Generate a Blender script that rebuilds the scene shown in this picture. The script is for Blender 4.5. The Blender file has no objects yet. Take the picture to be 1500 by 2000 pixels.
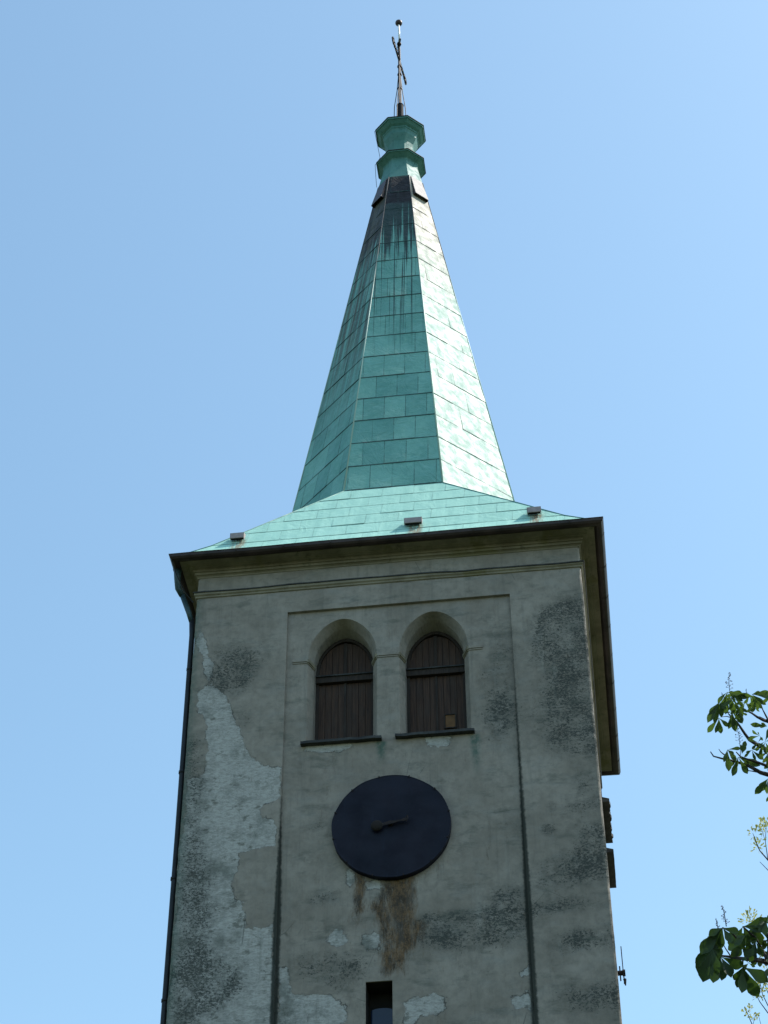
import bpy, bmesh, math, random
from math import sin, cos, tan, pi, radians, sqrt
from mathutils import Vector, Matrix, noise
from mathutils.geometry import delaunay_2d_cdt
random.seed(7)
S = bpy.context.scene
COL = S.collection

# ------------------------------------------------------------------ camera
FPX, PITCH, YAW, ROLL = 3937.54, 0.72858, 0.12193, -0.00603
CAM = Vector((3.3667, -27.8787, 1.6))
FW = Vector((-sin(YAW)*cos(PITCH), cos(YAW)*cos(PITCH), sin(PITCH)))
R0 = Vector((cos(YAW), sin(YAW), 0))
U0 = R0.cross(FW)
RT = R0*cos(ROLL) + U0*sin(ROLL)
UP = -R0*sin(ROLL) + U0*cos(ROLL)
cd = bpy.data.cameras.new("camera")
cd.sensor_fit = 'HORIZONTAL'; cd.sensor_width = 36; cd.lens = FPX/1500*36
cd.clip_start = 0.1; cd.clip_end = 8000
cam = bpy.data.objects.new("camera", cd); COL.objects.link(cam)
cam.matrix_world = Matrix(((RT.x, UP.x, -FW.x, CAM.x), (RT.y, UP.y, -FW.y, CAM.y), (RT.z, UP.z, -FW.z, CAM.z), (0, 0, 0, 1)))
S.camera = cam
S.render.resolution_x = 768; S.render.resolution_y = 1024

# ------------------------------------------------------------------ light
SUN = Vector((.56, .118, .79)).normalized()
w = bpy.data.worlds.new("World"); S.world = w; w.use_nodes = True
nt = w.node_tree; bg = nt.nodes['Background']
sky = nt.nodes.new('ShaderNodeTexSky'); sky.sky_type = 'NISHITA'; sky.sun_disc = False
sky.sun_elevation = math.asin(SUN.z); sky.sun_rotation = math.atan2(SUN.x, SUN.y)
sky.altitude = 300; sky.air_density = 1.15; sky.dust_density = 1.2; sky.ozone_density = 1.0
tint = nt.nodes.new('ShaderNodeMix'); tint.data_type = 'RGBA'; tint.blend_type = 'MULTIPLY'; tint.inputs[0].default_value = 1
tint.inputs[7].default_value = (1.06, 1.20, 1.09, 1)      # slightly hazy, cyan spring sky
nt.links.new(sky.outputs[0], tint.inputs[6]); nt.links.new(tint.outputs[2], bg.inputs[0]); bg.inputs[1].default_value = 0.15
sd = bpy.data.lights.new("sun", 'SUN'); sd.energy = 4.2; sd.angle = radians(.53); sd.color = (1, .95, .87)
so = bpy.data.objects.new("sun", sd); COL.objects.link(so)
so.rotation_euler = SUN.to_track_quat('Z', 'Y').to_euler(); so.location = (40, 10, 60)
S.view_settings.view_transform = 'Standard'; S.view_settings.look = 'None'
S.view_settings.gamma = 1; S.view_settings.exposure = 0.62

# ------------------------------------------------------------------ helpers
def link(name, me, mat=None, parent=None):
    o = bpy.data.objects.new(name, me); COL.objects.link(o)
    if mat is not None: me.materials.append(mat)
    if parent is not None: o.parent = parent
    return o
def empty(name, label, cat, loc=(0, 0, 0)):
    o = bpy.data.objects.new(name, None); COL.objects.link(o); o.location = loc
    o['label'] = label; o['category'] = cat
    return o
class MB:
    def __init__(s): s.v = []; s.f = []
    def add(s, vs, fs):
        n = len(s.v); s.v += [tuple(p) for p in vs]; s.f += [tuple(i+n for i in f) for f in fs]; return s
    def box(s, x0, x1, y0, y1, z0, z1):
        return s.add([(x0,y0,z0),(x1,y0,z0),(x1,y1,z0),(x0,y1,z0),(x0,y0,z1),(x1,y0,z1),(x1,y1,z1),(x0,y1,z1)],
                     [(0,3,2,1),(4,5,6,7),(0,1,5,4),(1,2,6,5),(2,3,7,6),(3,0,4,7)])
    def obox(s, c, ax, ay, az, hx, hy, hz):
        c = Vector(c); vs = []
        for k in (-1, 1):
            for (i, j) in ((-1,-1),(1,-1),(1,1),(-1,1)): vs.append(c+ax*hx*i+ay*hy*j+az*hz*k)
        return s.add(vs, [(0,3,2,1),(4,5,6,7),(0,1,5,4),(1,2,6,5),(2,3,7,6),(3,0,4,7)])
    def tube(s, pts, rad, n=8, cap=True):
        pts = [Vector(p) for p in pts]; m = len(pts)
        if not isinstance(rad, (list, tuple)): rad = [rad]*m
        prev = None; vs = []
        for i, p in enumerate(pts):
            d = (pts[min(i+1, m-1)] - pts[max(i-1, 0)]).normalized()
            if prev is None:
                a = d.orthogonal().normalized()
            else:
                a = (prev - d*prev.dot(d)).normalized()
            prev = a; b = d.cross(a)
            for k in range(n):
                t = 2*pi*k/n; vs.append(p + (a*cos(t)+b*sin(t))*rad[i])
        fs = [(i*n+k, i*n+(k+1) % n, (i+1)*n+(k+1) % n, (i+1)*n+k) for i in range(m-1) for k in range(n)]
        if cap: fs += [tuple(range(n-1, -1, -1)), tuple((m-1)*n+k for k in range(n))]
        return s.add(vs, fs)
    def rings(s, rings, close=True, capb=False, capt=False):
        n = len(rings[0]); vs = [p for r in rings for p in r]; fs = []
        for i in range(len(rings)-1):
            for k in range(n if close else n-1):
                fs.append((i*n+k, i*n+(k+1) % n, (i+1)*n+(k+1) % n, (i+1)*n+k))
        if capb: fs.append(tuple(range(n-1, -1, -1)))
        if capt: fs.append(tuple((len(rings)-1)*n+k for k in range(n)))
        return s.add(vs, fs)
    def build(s, name, mat, parent=None, smooth=False, bevel=0):
        me = bpy.data.meshes.new(name); me.from_pydata(s.v, [], s.f); me.validate(); me.update()
        if smooth:
            for p in me.polygons: p.use_smooth = True
        o = link(name, me, mat, parent)
        if bevel:
            b = o.modifiers.new('bevel', 'BEVEL'); b.width = bevel; b.segments = 2; b.limit_method = 'ANGLE'; b.angle_limit = radians(35)
        return o

class N:      # small shader graph helper
    def __init__(s, name, rough=.8):
        s.m = bpy.data.materials.new(name); s.m.use_nodes = True; s.t = s.m.node_tree
        s.b = s.t.nodes['Principled BSDF']; s.b.inputs['Roughness'].default_value = rough
        s.b.inputs['Specular IOR Level'].default_value = .3
        s.tc = s.n('ShaderNodeTexCoord')
    def n(s, ty, **k):
        x = s.t.nodes.new(ty)
        for a, b in k.items(): setattr(x, a, b)
        return x
    def put(s, inp, v):
        if isinstance(v, bpy.types.NodeSocket): s.t.links.new(v, inp)
        elif v is not None: inp.default_value = v
    def math(s, op, a, b=0., c=None, clamp=False):
        x = s.n('ShaderNodeMath', operation=op); x.use_clamp = clamp
        s.put(x.inputs[0], a); s.put(x.inputs[1], b)
        if c is not None: s.put(x.inputs[2], c)
        return x.outputs[0]
    def step(s, v, a, b, lo=0., hi=1.):
        x = s.n('ShaderNodeMapRange', interpolation_type='SMOOTHSTEP')
        s.put(x.inputs[0], v); s.put(x.inputs[1], a); s.put(x.inputs[2], b); s.put(x.inputs[3], lo); s.put(x.inputs[4], hi)
        return x.outputs[0]
    def mix(s, f, a, b, mode='MIX'):
        x = s.n('ShaderNodeMix', data_type='RGBA', blend_type=mode)
        s.put(x.inputs[0], f)
        s.put(x.inputs[6], (*a, 1) if isinstance(a, tuple) and len(a) == 3 else a)
        s.put(x.inputs[7], (*b, 1) if isinstance(b, tuple) and len(b) == 3 else b)
        return x.outputs[2]
    def map(s, v, sc=(1, 1, 1), loc=(0, 0, 0)):
        x = s.n('ShaderNodeMapping'); s.put(x.inputs[0], v); x.inputs['Scale'].default_value = sc; x.inputs['Location'].default_value = loc
        return x.outputs[0]
    def noise(s, scale, detail=4, rough=.55, vec=None, dist=0.):
        x = s.n('ShaderNodeTexNoise'); x.inputs['Scale'].default_value = scale; x.inputs['Detail'].default_value = detail
        x.inputs['Roughness'].default_value = rough; x.inputs['Distortion'].default_value = dist
        s.put(x.inputs['Vector'], vec if vec is not None else s.tc.outputs['Object'])
        return x.outputs[0]
    def vor(s, scale, vec=None, feat='F1'):
        x = s.n('ShaderNodeTexVoronoi', feature=feat); x.inputs['Scale'].default_value = scale
        s.put(x.inputs['Vector'], vec if vec is not None else s.tc.outputs['Object']); return x.outputs['Distance']
    def attr(s, name):
        x = s.n('ShaderNodeAttribute'); x.attribute_name = name; return x.outputs['Fac']
    def bump(s, h, strength=.3, dist=.01, normal=None):
        x = s.n('ShaderNodeBump'); x.inputs['Strength'].default_value = strength; x.inputs['Distance'].default_value = dist
        s.put(x.inputs['Height'], h)
        if normal is not None: s.put(x.inputs['Normal'], normal)
        return x.outputs[0]
    def done(s, col, rough=None, nrm=None, metal=None):
        s.put(s.b.inputs['Base Color'], (*col, 1) if isinstance(col, tuple) and len(col) == 3 else col)
        if rough is not None: s.put(s.b.inputs['Roughness'], rough)
        if nrm is not None: s.put(s.b.inputs['Normal'], nrm)
        if metal is not None: s.put(s.b.inputs['Metallic'], metal)
        return s.m

def simple(name, c1, c2, scale=6, rough=.8, bump=.2, bs=40, metal=0, vec=None, spec=.3):
    g = N(name, rough); g.b.inputs['Specular IOR Level'].default_value = spec
    v = g.map(g.tc.outputs['Object'], vec) if vec else None
    f = g.step(g.noise(scale, 6, .6, v), .3, .7)
    return g.done(g.mix(f, c1, c2), nrm=g.bump(g.noise(bs, 5, .6, v), bump, .01), metal=metal)

# ------------------------------------------------------------------ materials
def wall_mat():
    g = N('weathered_plaster', .93)
    ob = g.tc.outputs['Object']
    peel, dirt, rust, edge, green = [g.attr(a) for a in ('peel', 'dirt', 'rust', 'edge', 'green')]
    # plaster coat
    a = g.noise(.9, 5, .6); b = g.noise(7, 6, .65); fine = g.noise(60, 5, .7)
    col = g.mix(g.step(a, .35, .68), (.228, .199, .172), (.305, .270, .238))
    col = g.mix(g.step(b, .35, .75, 0, .5), col, (.14, .122, .106))
    # horizontal trowel tones
    col = g.mix(g.step(g.noise(3, 4, .6, g.map(ob, (.6, 1, 1.4))), .5, .72, 0, .35), col, (.25, .246, .236))
    # bare undercoat where the coat has fallen off
    e = g.math('ADD', peel, g.math('MULTIPLY', g.math('SUBTRACT', g.noise(3.0, 11, .74), .5), .46))
    pm = g.step(e, -.006, .012)
    scr = g.noise(13, 9, .78, g.map(ob, (.75, 1, 1.9)), .8)
    und = g.mix(g.step(scr, .36, .6), (.27, .258, .245), (.41, .395, .378))
    und = g.mix(g.step(g.noise(34, 6, .75, g.map(ob, (.7, 1, 2.2)), .6), .55, .68, 0, .6), und, (.10, .108, .105))
    und = g.mix(g.step(g.noise(1.6, 6, .7), .50, .68, 0, .7), und, (.105, .112, .10))
    und = g.mix(g.step(g.noise(4.5, 7, .7, g.map(ob, (1, 1, 1.6), (3, 1, 9))), .56, .66, 0, .8), und, (.125, .122, .106))
    col = g.mix(pm, col, und)
    # broken rim of the coat: thin dark line painting its crack and edge shadow
    rim = g.math('SUBTRACT', 1., g.step(g.math('ABSOLUTE', g.math('SUBTRACT', e, -.002)), .003, .014), clamp=True)
    rim = g.math('MULTIPLY', rim, g.step(g.noise(3.1, 6, .7), .46, .58))
    col = g.mix(g.math('MULTIPLY', rim, .8), col, (.045, .045, .042))
    # black algae speckle, fine dots crowding into patches
    dn = g.math('ADD', g.math('MINIMUM', g.math('MULTIPLY', dirt, 1.5), 1.35), g.math('MULTIPLY', g.math('SUBTRACT', g.noise(2.1, 8, .72), .5), 2.4))
    sp = g.noise(26, 9, .85, g.map(ob, (.75, 1, 1.1)))
    thr = g.math('SUBTRACT', .715, g.math('MULTIPLY', dn, .165))
    spk = g.step(g.math('SUBTRACT', sp, thr), 0., .03)
    col = g.mix(g.math('MULTIPLY', spk, .9), col, (.028, .031, .029))
    soft = g.math('MULTIPLY', g.step(dn, .35, 1.3), g.step(g.noise(7, 8, .75, g.map(ob, (.7, 1, 1.2))), .38, .62, .25, 1.))
    col = g.mix(g.math('MULTIPLY', soft, .55), col, (.055, .060, .055))
    bands = g.step(g.noise(2.4, 7, .7, g.map(ob, (.55, 1, 1.5), (5, 0, 2))), .52, .68, 0, .55)
    col = g.mix(bands, col, (.085, .092, .080))
    col = g.mix(g.math('MULTIPLY', g.step(green, .0, 1.), g.step(g.noise(11, 6, .7), .35, .6, .25, .9)), col, (.06, .105, .088))
    # rust
    rn = g.noise(5, 9, .85, g.map(ob, (2.2, 1, .5)))
    rf = g.step(g.math('ADD', rust, g.math('MULTIPLY', g.math('SUBTRACT', rn, .5), 3.0)), .10, .95, 0, .93)
    rc = g.mix(g.step(g.noise(4.5, 11, .88, g.map(ob, (1.3, 1, .8), (3, 3, 3))), .40, .60), (.022, .015, .010), (.155, .088, .042))
    rc = g.mix(g.step(g.noise(2.2, 6, .7, g.map(ob, (3, 1, .5), (9, 1, 1))), .48, .62, 0, .7), rc, (.052, .045, .040))
    col = g.mix(rf, col, rc)
    # grime along the recess edges
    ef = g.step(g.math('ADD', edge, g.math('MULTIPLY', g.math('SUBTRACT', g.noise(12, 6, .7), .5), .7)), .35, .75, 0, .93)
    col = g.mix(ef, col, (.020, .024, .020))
    # faint run-down streaks
    stv = g.step(g.noise(1, 8, .72, g.map(ob, (7, 7, .35))), .52, .72, 0, .28)
    col = g.mix(stv, col, (.075, .078, .070))
    stw = g.step(g.noise(1, 6, .7, g.map(ob, (4, 4, .5), (3, 8, 1))), .56, .74, 0, .22)
    col = g.mix(stw, col, (.33, .32, .30))
    # hairline marks
    cr = g.math('MULTIPLY', g.step(g.vor(1.1, g.mix(.25, ob, g.n('ShaderNodeTexNoise').outputs[1]), 'DISTANCE_TO_EDGE'), .0, .006, 1, 0), g.step(g.noise(.8, 3), .56, .62))
    col = g.mix(g.math('MULTIPLY', cr, .6), col, (.06, .06, .05))
    h = g.math('ADD', g.math('MULTIPLY', pm, -1.2), g.math('ADD', g.math('MULTIPLY', fine, .25), g.math('MULTIPLY', scr, g.math('MULTIPLY', pm, .8))))
    n1 = g.bump(h, .7, .014)
    n2 = g.bump(g.noise(1.3, 4, .5), .5, .03, n1)
    col = g.mix(g.step(g.noise(48, 8, .8), .56, .66, 0, .35), col, (.05, .05, .047))
    return g.done(col, nrm=n2)

def copper_mat(name, flat=False):
    g = N(name, .6); g.b.inputs['Specular IOR Level'].default_value = .28
    ob = g.tc.outputs['Object']
    z = g.n('ShaderNodeSeparateXYZ'); g.put(z.inputs[0], ob); Z = z.outputs[2]; X = z.outputs[0]
    a = g.noise(1.2, 5, .6); b = g.noise(9, 7, .7)
    col = g.mix(g.step(a, .3, .7), (.105, .29, .26), (.165, .385, .35))
    col = g.mix(g.step(b, .4, .75, 0, .40), col, (.24, .45, .405))
    if not flat:
        r = g.attr('rnd')
        col = g.mix(g.step(r, .45, 1, 0, .38), col, (.065, .21, .20)); col = g.mix(g.step(r, .45, 0, 0, .28), col, (.20, .42, .37))
        uv = g.n('ShaderNodeUVMap'); uv.uv_map = 'sheet'
        s = g.n('ShaderNodeSeparateXYZ'); g.put(s.inputs[0], uv.outputs[0])
        fu = g.n('ShaderNodeUVMap'); fu.uv_map = 'face'
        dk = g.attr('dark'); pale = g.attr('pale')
        # paler streaked tone on the right faces and the skirt
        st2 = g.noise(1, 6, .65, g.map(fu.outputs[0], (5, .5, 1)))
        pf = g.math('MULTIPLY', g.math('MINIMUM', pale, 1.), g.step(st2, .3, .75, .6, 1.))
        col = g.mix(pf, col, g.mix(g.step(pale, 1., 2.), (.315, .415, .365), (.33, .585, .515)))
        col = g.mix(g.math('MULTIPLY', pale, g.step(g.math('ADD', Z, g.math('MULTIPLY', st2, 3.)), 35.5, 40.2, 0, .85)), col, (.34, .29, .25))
        # dark run-off streaks below the bare brown sheets
        st = g.noise(1, 8, .75, g.map(fu.outputs[0], (11, .16, 1)))
        hgt = g.step(Z, 33.2, 39.8)
        sf = g.step(g.math('ADD', st, g.math('MULTIPLY', g.math('SUBTRACT', hgt, .5), .40)), .50, .60)
        sf = g.math('MULTIPLY', g.math('MULTIPLY', sf, dk), g.step(Z, 31.5, 34.5, 0, .95))
        col = g.mix(sf, col, (.014, .026, .028))
        tn = g.step(g.noise(1, 3, .5, g.map(fu.outputs[0], (21, .10, 1), (2, 5, 0))), .585, .63)
        tn = g.math('MULTIPLY', g.math('MULTIPLY', tn, dk), g.step(g.math('ADD', Z, g.math('MULTIPLY', st, 6.)), 35.5, 39.5, 0, .85))
        col = g.mix(tn, col, (.012, .03, .032))
        bare = g.math('MULTIPLY', g.step(g.math('ADD', Z, g.math('ADD', g.math('MULTIPLY', g.noise(6, 5), .25), g.math('MULTIPLY', g.attr('left'), g.math('MULTIPLY', g.noise(1, 5, .7, g.map(fu.outputs[0], (9, .3, 1))), 2.7)))), 38.98, 39.10), g.step(Z, 40.02, 40.2, 1, 0))
        tn = g.step(g.noise(1, 3, .5, g.map(fu.outputs[0], (21, .10, 1), (2, 5, 0))), .585, .63)
        tn = g.math('MULTIPLY', g.math('MULTIPLY', tn, dk), g.step(g.math('ADD', Z, g.math('MULTIPLY', st, 6.)), 35.5, 39.5, 0, .85))
        col = g.mix(tn, col, (.012, .03, .032))
        bare = g.math('MULTIPLY', bare, dk)
        col = g.mix(g.math('MULTIPLY', bare, .98), col, g.mix(g.noise(8, 5), (.005, .005, .008), (.014, .011, .014)))
        # reddish run-off on the left face
        lf = g.math('MULTIPLY', g.attr('left'), 1.)
        st3 = g.noise(1, 7, .7, g.map(fu.outputs[0], (8, .2, 1), (4, 2, 0)))
        col = g.mix(g.math('MULTIPLY', g.math('MULTIPLY', lf, g.step(st3, .36, .58, 0, .9)), g.step(Z, 29.5, 35.5)), col, (.075, .075, .06))
        # seam dirt, with the gap shadow under each lip painted in
        wob = g.math('MULTIPLY', g.math('SUBTRACT', g.noise(9, 4), .5), .02)
        l1 = g.step(g.math('ADD', s.outputs[1], wob), .014, .034, 1, 0)
        l2 = g.step(g.math('ADD', s.outputs[0], wob), .008, .022, 1, 0)
        l2 = g.math('MULTIPLY', l2, g.step(g.noise(2.3, 3), .38, .58, .25, 1))
        ln = g.math('MAXIMUM', g.math('MULTIPLY', l1, g.step(pale, 0, 1, .92, .5)), g.math('MULTIPLY', l2, g.step(pale, 0, 1, .62, .3)))
        col = g.mix(ln, col, (.02, .05, .05))
        # rust below the three vent hoods
        for x0 in (-2.80, .50, 2.74):
            fx = g.step(g.math('ABSOLUTE', g.math('SUBTRACT', X, x0+.04)), .06, .17, 1, 0)
            fz = g.math('MULTIPLY', g.step(Z, 26.22, 26.32, 1, 0), g.step(Z, 25.7, 26.1, .7, 1))
            yy = g.step(z.outputs[1], .8, .9, 1, 0)
            f = g.math('MULTIPLY', g.math('MULTIPLY', fx, fz), g.math('MULTIPLY', yy, g.step(g.noise(1, 5, .7, g.map(ob, (14, 1, 1.4))), .36, .56)))
            col = g.mix(g.math('MULTIPLY', f, .85), col, (.20, .11, .055))
        crump = g.math('ADD', g.noise(2.1, 7, .62, None, 1.6), g.math('MULTIPLY', g.attr('rnd'), .0))
        n1 = g.n('ShaderNodeBump'); n1.inputs['Distance'].default_value = .05; g.put(n1.inputs['Strength'], g.step(pale, 0, 1, .9, .38)); g.put(n1.inputs['Height'], crump); n1 = n1.outputs[0]
        n2 = g.bump(b, .25, .006, n1)
    else:
        col = g.mix(.55, col, (.02, .075, .075)); col = g.mix(g.step(g.noise(14, 6, .7, g.map(ob, (1, 1, .25))), .5, .7, 0, .6), col, (.02, .09, .085))
        n2 = g.bump(b, .3, .01)
    rgh = g.step(g.noise(5, 5), .3, .7, .52, .74)
    return g.done(col, rough=rgh, nrm=n2)

M = {}
M['wall'] = wall_mat()
M['copper'] = copper_mat('patinated_copper_sheet')
M['copper2'] = copper_mat('patinated_copper', True)
M['_s'] = simple('copper_hip_seam', (.10, .26, .22), (.18, .38, .32), 5, .35, .1, 30, 0, spec=.6)
g = N('copper_hip_seam', .4)
_z = g.n('ShaderNodeSeparateXYZ'); g.put(_z.inputs[0], g.tc.outputs['Object'])
M['seam'] = g.done(g.mix(g.step(_z.outputs[2], 34.5, 37.5), (.34, .47, .42), (.02, .022, .024)))  # lower stretch paler to paint in sun glint; top dark like the sheets
M['darkmetal'] = simple('dark_weathered_tin', (.030, .022, .024), (.075, .050, .050), 3, .45, .3, 25, .3)
M['gutter'] = simple('brown_tin_gutter', (.020, .014, .014), (.055, .038, .037), 2, .5, .25, 20, .2)
M['pipe'] = simple('dark_downpipe_tin', (.008, .010, .012), (.02, .022, .026), 2, .5, .25, 20, .2)
M['greenpipe'] = simple('oxidised_pipe', (.022, .045, .055), (.045, .08, .09), 5, .5, .25, 20, .2)
M['iron'] = simple('wrought_iron', (.010, .009, .010), (.026, .017, .016), 14, .6, .4, 60, .4)
M['rusty'] = simple('rusty_iron', (.007, .006, .006), (.016, .011, .010), 9, .85, .4, 60)
M['lead'] = simple('black_flashing', (.018, .018, .018), (.05, .05, .048), 5, .7, .5, 15)
M['plate'] = simple('dull_tin_plate', (.12, .115, .125), (.20, .185, .19), 5, .6, .2, 30, .1)
M['white'] = simple('white_painted_rod', (.72, .72, .74), (.82, .82, .82), 8, .35, .05, 40)
M['hood'] = simple('pinkish_hood_tin', (.26, .215, .215), (.36, .30, .30), 6, .5, .2, 30, .2)
def cornice_mat():
    g = N('ochre_cornice_plaster', .9); ob = g.tc.outputs['Object']
    col = g.mix(g.step(g.noise(1.6, 6, .65), .35, .65), (.160, .138, .098), (.235, .205, .152))
    col = g.mix(g.step(g.noise(6, 7, .72), .55, .72, 0, .8), col, (.09, .082, .05))
    col = g.mix(g.step(g.noise(1.1, 6, .7, g.map(ob, (1, 1, 1), (7, 3, 2))), .55, .64, 0, .7), col, (.14, .125, .06))
    return g.done(col, nrm=g.bump(g.noise(30, 6, .7), .4, .012))
M['cornice'] = cornice_mat()
def wood_mat(name, c1, c2, c3):
    g = N(name, .75); ob = g.tc.outputs['Object']
    col = g.mix(g.step(g.noise(1, 6, .7, g.map(ob, (34, 30, 1.6)), .4), .35, .66), c1, c2)
    col = g.mix(g.step(g.noise(2.5, 6, .7, g.map(ob, (3, 1, 1))), .45, .75, 0, .75), col, c3)
    col = g.mix(g.attr('rnd'), col, g.mix(.5, col, (.03, .02, .015)))
    return g.done(col, nrm=g.bump(g.noise(1, 6, .7, g.map(ob, (60, 60, 2))), .5, .006))
M['wood'] = wood_mat('brown_boards', (.028, .014, .010), (.068, .036, .023), (.046, .034, .029))
M['beam'] = wood_mat('dark_beam', (.016, .011, .009), (.035, .022, .016), (.04, .035, .03))
M['hatch'] = simple('orange_wood', (.10, .050, .018), (.16, .08, .03), 8, .7, .3, 30)
def clock_mat():
    g = N('dark_blue_dial_tin', .5); ob = g.tc.outputs['Object']
    g.b.inputs['Specular IOR Level'].default_value = .16
    col = g.mix(g.step(g.noise(1.3, 6, .6), .35, .65), (.004, .005, .013), (.010, .010, .020))
    col = g.mix(g.step(g.noise(1, 7, .7, g.map(ob, (6, 1, 1.2))), .55, .72, 0, .5), col, (.010, .015, .032))
    col = g.mix(g.step(g.noise(45, 3, .5), .74, .78, 0, .6), col, (.16, .15, .14))
    return g.done(col, rough=g.step(g.noise(3, 5), .3, .7, .42, .7), nrm=g.bump(g.noise(2.5, 5, .6), .4, .03))
M['dial'] = clock_mat()
g = N('window_glass', .06); g.b.inputs['IOR'].default_value = 1.5; g.b.inputs['Specular IOR Level'].default_value = .5
M['glass'] = g.done((.008, .018, .05), nrm=g.bump(g.noise(2, 2), .12, .02))  # blue in the base colour stands for reflected sky
M['shade_fill'] = simple('painted_shade', (.01, .01, .01), (.02, .018, .016), 3, .95, 0)  # near-black colour standing for shade inside the slit and hoods

# ------------------------------------------------------------------ ground
gm = N('grass_ground', .95)
gc = gm.mix(gm.step(gm.noise(.08, 6, .6), .4, .6), (.028, .045, .016), (.05, .065, .028))
gc = gm.mix(gm.step(gm.noise(3, 7, .7), .45, .7, 0, .6), gc, (.07, .062, .045))
gmat = gm.done(gc, nrm=gm.bump(gm.noise(12, 6, .7), .6, .05))
mb = MB()
ring0 = [(40*cos(2*pi*k/48), 40*sin(2*pi*k/48), 0) for k in range(48)]
ring1 = [(3500*cos(2*pi*k/48), 3500*sin(2*pi*k/48), -1) for k in range(48)]
mb.rings([ring0, ring1], capb=True)
mb.f = [tuple(reversed(f)) for f in mb.f]
go = mb.build('ground', gmat); go['kind'] = 'structure'

# ------------------------------------------------------------------ tower dims
XL, XR, YB = -3.50, 3.50, 7.20
PX0, PX1, PZ = -1.81, 2.20, 24.45      # recessed field
PD = .06
WTOP = 25.50
AX, AY = 0., 3.5
T = empty('church_tower', 'tall weathered grey plaster church tower with a green copper spire and pointed twin belfry windows', 'church tower', (0, 3.5, 0))
def child(o): o.parent = T; o.matrix_parent_inverse = Matrix.Translation((0, -3.5, 0)); return o
def B(mb_, name, mat, **k): return child(mb_.build(name, mat, None, **k))
def sub(mb_, name, mat, parent, **k): return mb_.build(name, mat, parent, **k)

# a pixel of the 1500 x 2000 picture to a point on the plane y = yp (used for the traced stains of the facade)
def at(X, Y, yp):
    d = FW*FPX + RT*(X-750) - UP*(Y-1000)
    return CAM + d*((yp-CAM.y)/d.y)
def za(pts): return [tuple(at(300+x/2.352, 1150+y/2.352, 0).xz) for x, y in pts]
def zc(pts): return [tuple(at(600+x/3.847, 1480+y/3.847, .06).xz) for x, y in pts]
def zb(pts): return [tuple(at(850+x/2.222, 1100+y/2.222, 0).xz) for x, y in pts]
PEEL = [za([(215,190),(240,215),(250,260),(262,330),(275,420),(300,462),(345,510),(365,590),(405,650),(420,720),(455,780),(510,815),(590,822),(588,960),(560,970),(500,990),(487,1015),(515,1052),(558,1060),(562,1185),(480,1195),(420,1203),(390,1215),(388,1300),(370,1330),(368,1425),(412,1440),(425,1555),(540,1552),(560,1800),(545,2060),(40,2060),(78,1800),(100,1500),(120,1220),(150,960),(150,870),(235,860),(238,800),(240,640),(205,560),(200,460),(255,440),(225,330),(205,260)]),
        za([(575,1735),(612,1735),(640,1856),(700,1850),(790,1855),(865,1885),(888,1950),(860,2000),(840,2060),(560,2060)]),
        zc([(730,1830),(800,1802),(860,1812),(960,1778),(1040,1805),(1055,1890),(980,1930),(860,1960),(810,2020),(760,2100),(700,2060),(722,1960)]),
        zc([(140,1352),(215,1278),(265,1290),(305,1385),(240,1418),(180,1405)]),
        zc([(428,1330),(480,1308),(545,1315),(540,1440),(440,1452)]),
        zc([(285,820),(350,850),(345,990),(300,960)]), zc([(430,930),(560,900),(560,990),(450,990)]),
        zb([(330,1890),(395,1850),(432,1880),(425,1935),(350,1925)]), zb([(360,1770),(410,1745),(420,1775),(375,1790)]),
        za([(690,712),(900,700),(930,712),(860,735),(760,748),(700,735)]),
        zb([(-60,745),(70,742),(60,775),(-30,790)])]
RUST = [(zc([(365,870),(430,880),(415,1150),(370,1170)]), 1.0), (zc([(575,905),(820,880),(815,1180),(880,1250),(835,1400),(760,1460),(720,1600),(560,1620),(560,1420),(545,1250),(470,1120),(560,1000)]), .85),
        (zc([(600,910),(790,930),(770,1240),(640,1240)]), 1.0), (zc([(945,790),(975,790),(968,830),(948,825)]), .7), (zc([(340,1160),(420,1150),(410,1260),(345,1260)]), .5)]
DIRT = [((620,300), 110, 130, .9), ((560,240), 90, 80, .7), ((560,640), 110, 150, 1.0), ((560,360), 110, 110, .8), ((620,760), 60, 60, .9), ((270,640), 70, 130, .8), ((270,380), 55, 110, .5),
        ((640,960), 50, 60, .6), ((600,1060), 110, 30, .6), ((600,1330), 130, 70, .75), ((690,1250), 60, 80, .5), ((290,1130), 90, 25, .4), ((330,1430), 90, 40, .6), ((60,1560), 150, 45, 1.0), ((170,1620), 130, 45, .8),
        ((640,1630), 90, 40, .8), ((590,1480), 90, 25, .6), ((700,1880), 110, 60, .6), ((310,1520), 130, 25, .7), ((640,1150), 70, 50, .5), ((490,1155), 22, 22, 1.2), ((-60,300), 1, 1, 0)]
DIRT = [(tuple(at(850+c[0]/2.222, 1100+c[1]/2.222, 0).xz), a/2.222/95, b/2.222/95, s) for c, a, b, s in DIRT]
DIRT2 = [((390,350), 100, 110, 1.0), ((330,420), 60, 40, .8), ((400,600), 60, 60, .5), ((730,1085), 80, 20, .6), ((770,1410), 60, 25, .7), ((720,1720), 90, 60, .5), ((220,1400), 90, 200, .55), ((180,800), 60, 200, .6), ((170,1200), 60, 300, .5), ((300,1800), 110, 80, .7), ((160,1850), 90, 160, .7), ((900,1750), 60, 60, .6), ((220,120), 25, 120, .5)]
DIRT += [(tuple(at(300+c[0]/2.352, 1150+c[1]/2.352, 0).xz), a/2.352/95, b/2.352/95, s) for c, a, b, s in DIRT2]
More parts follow.
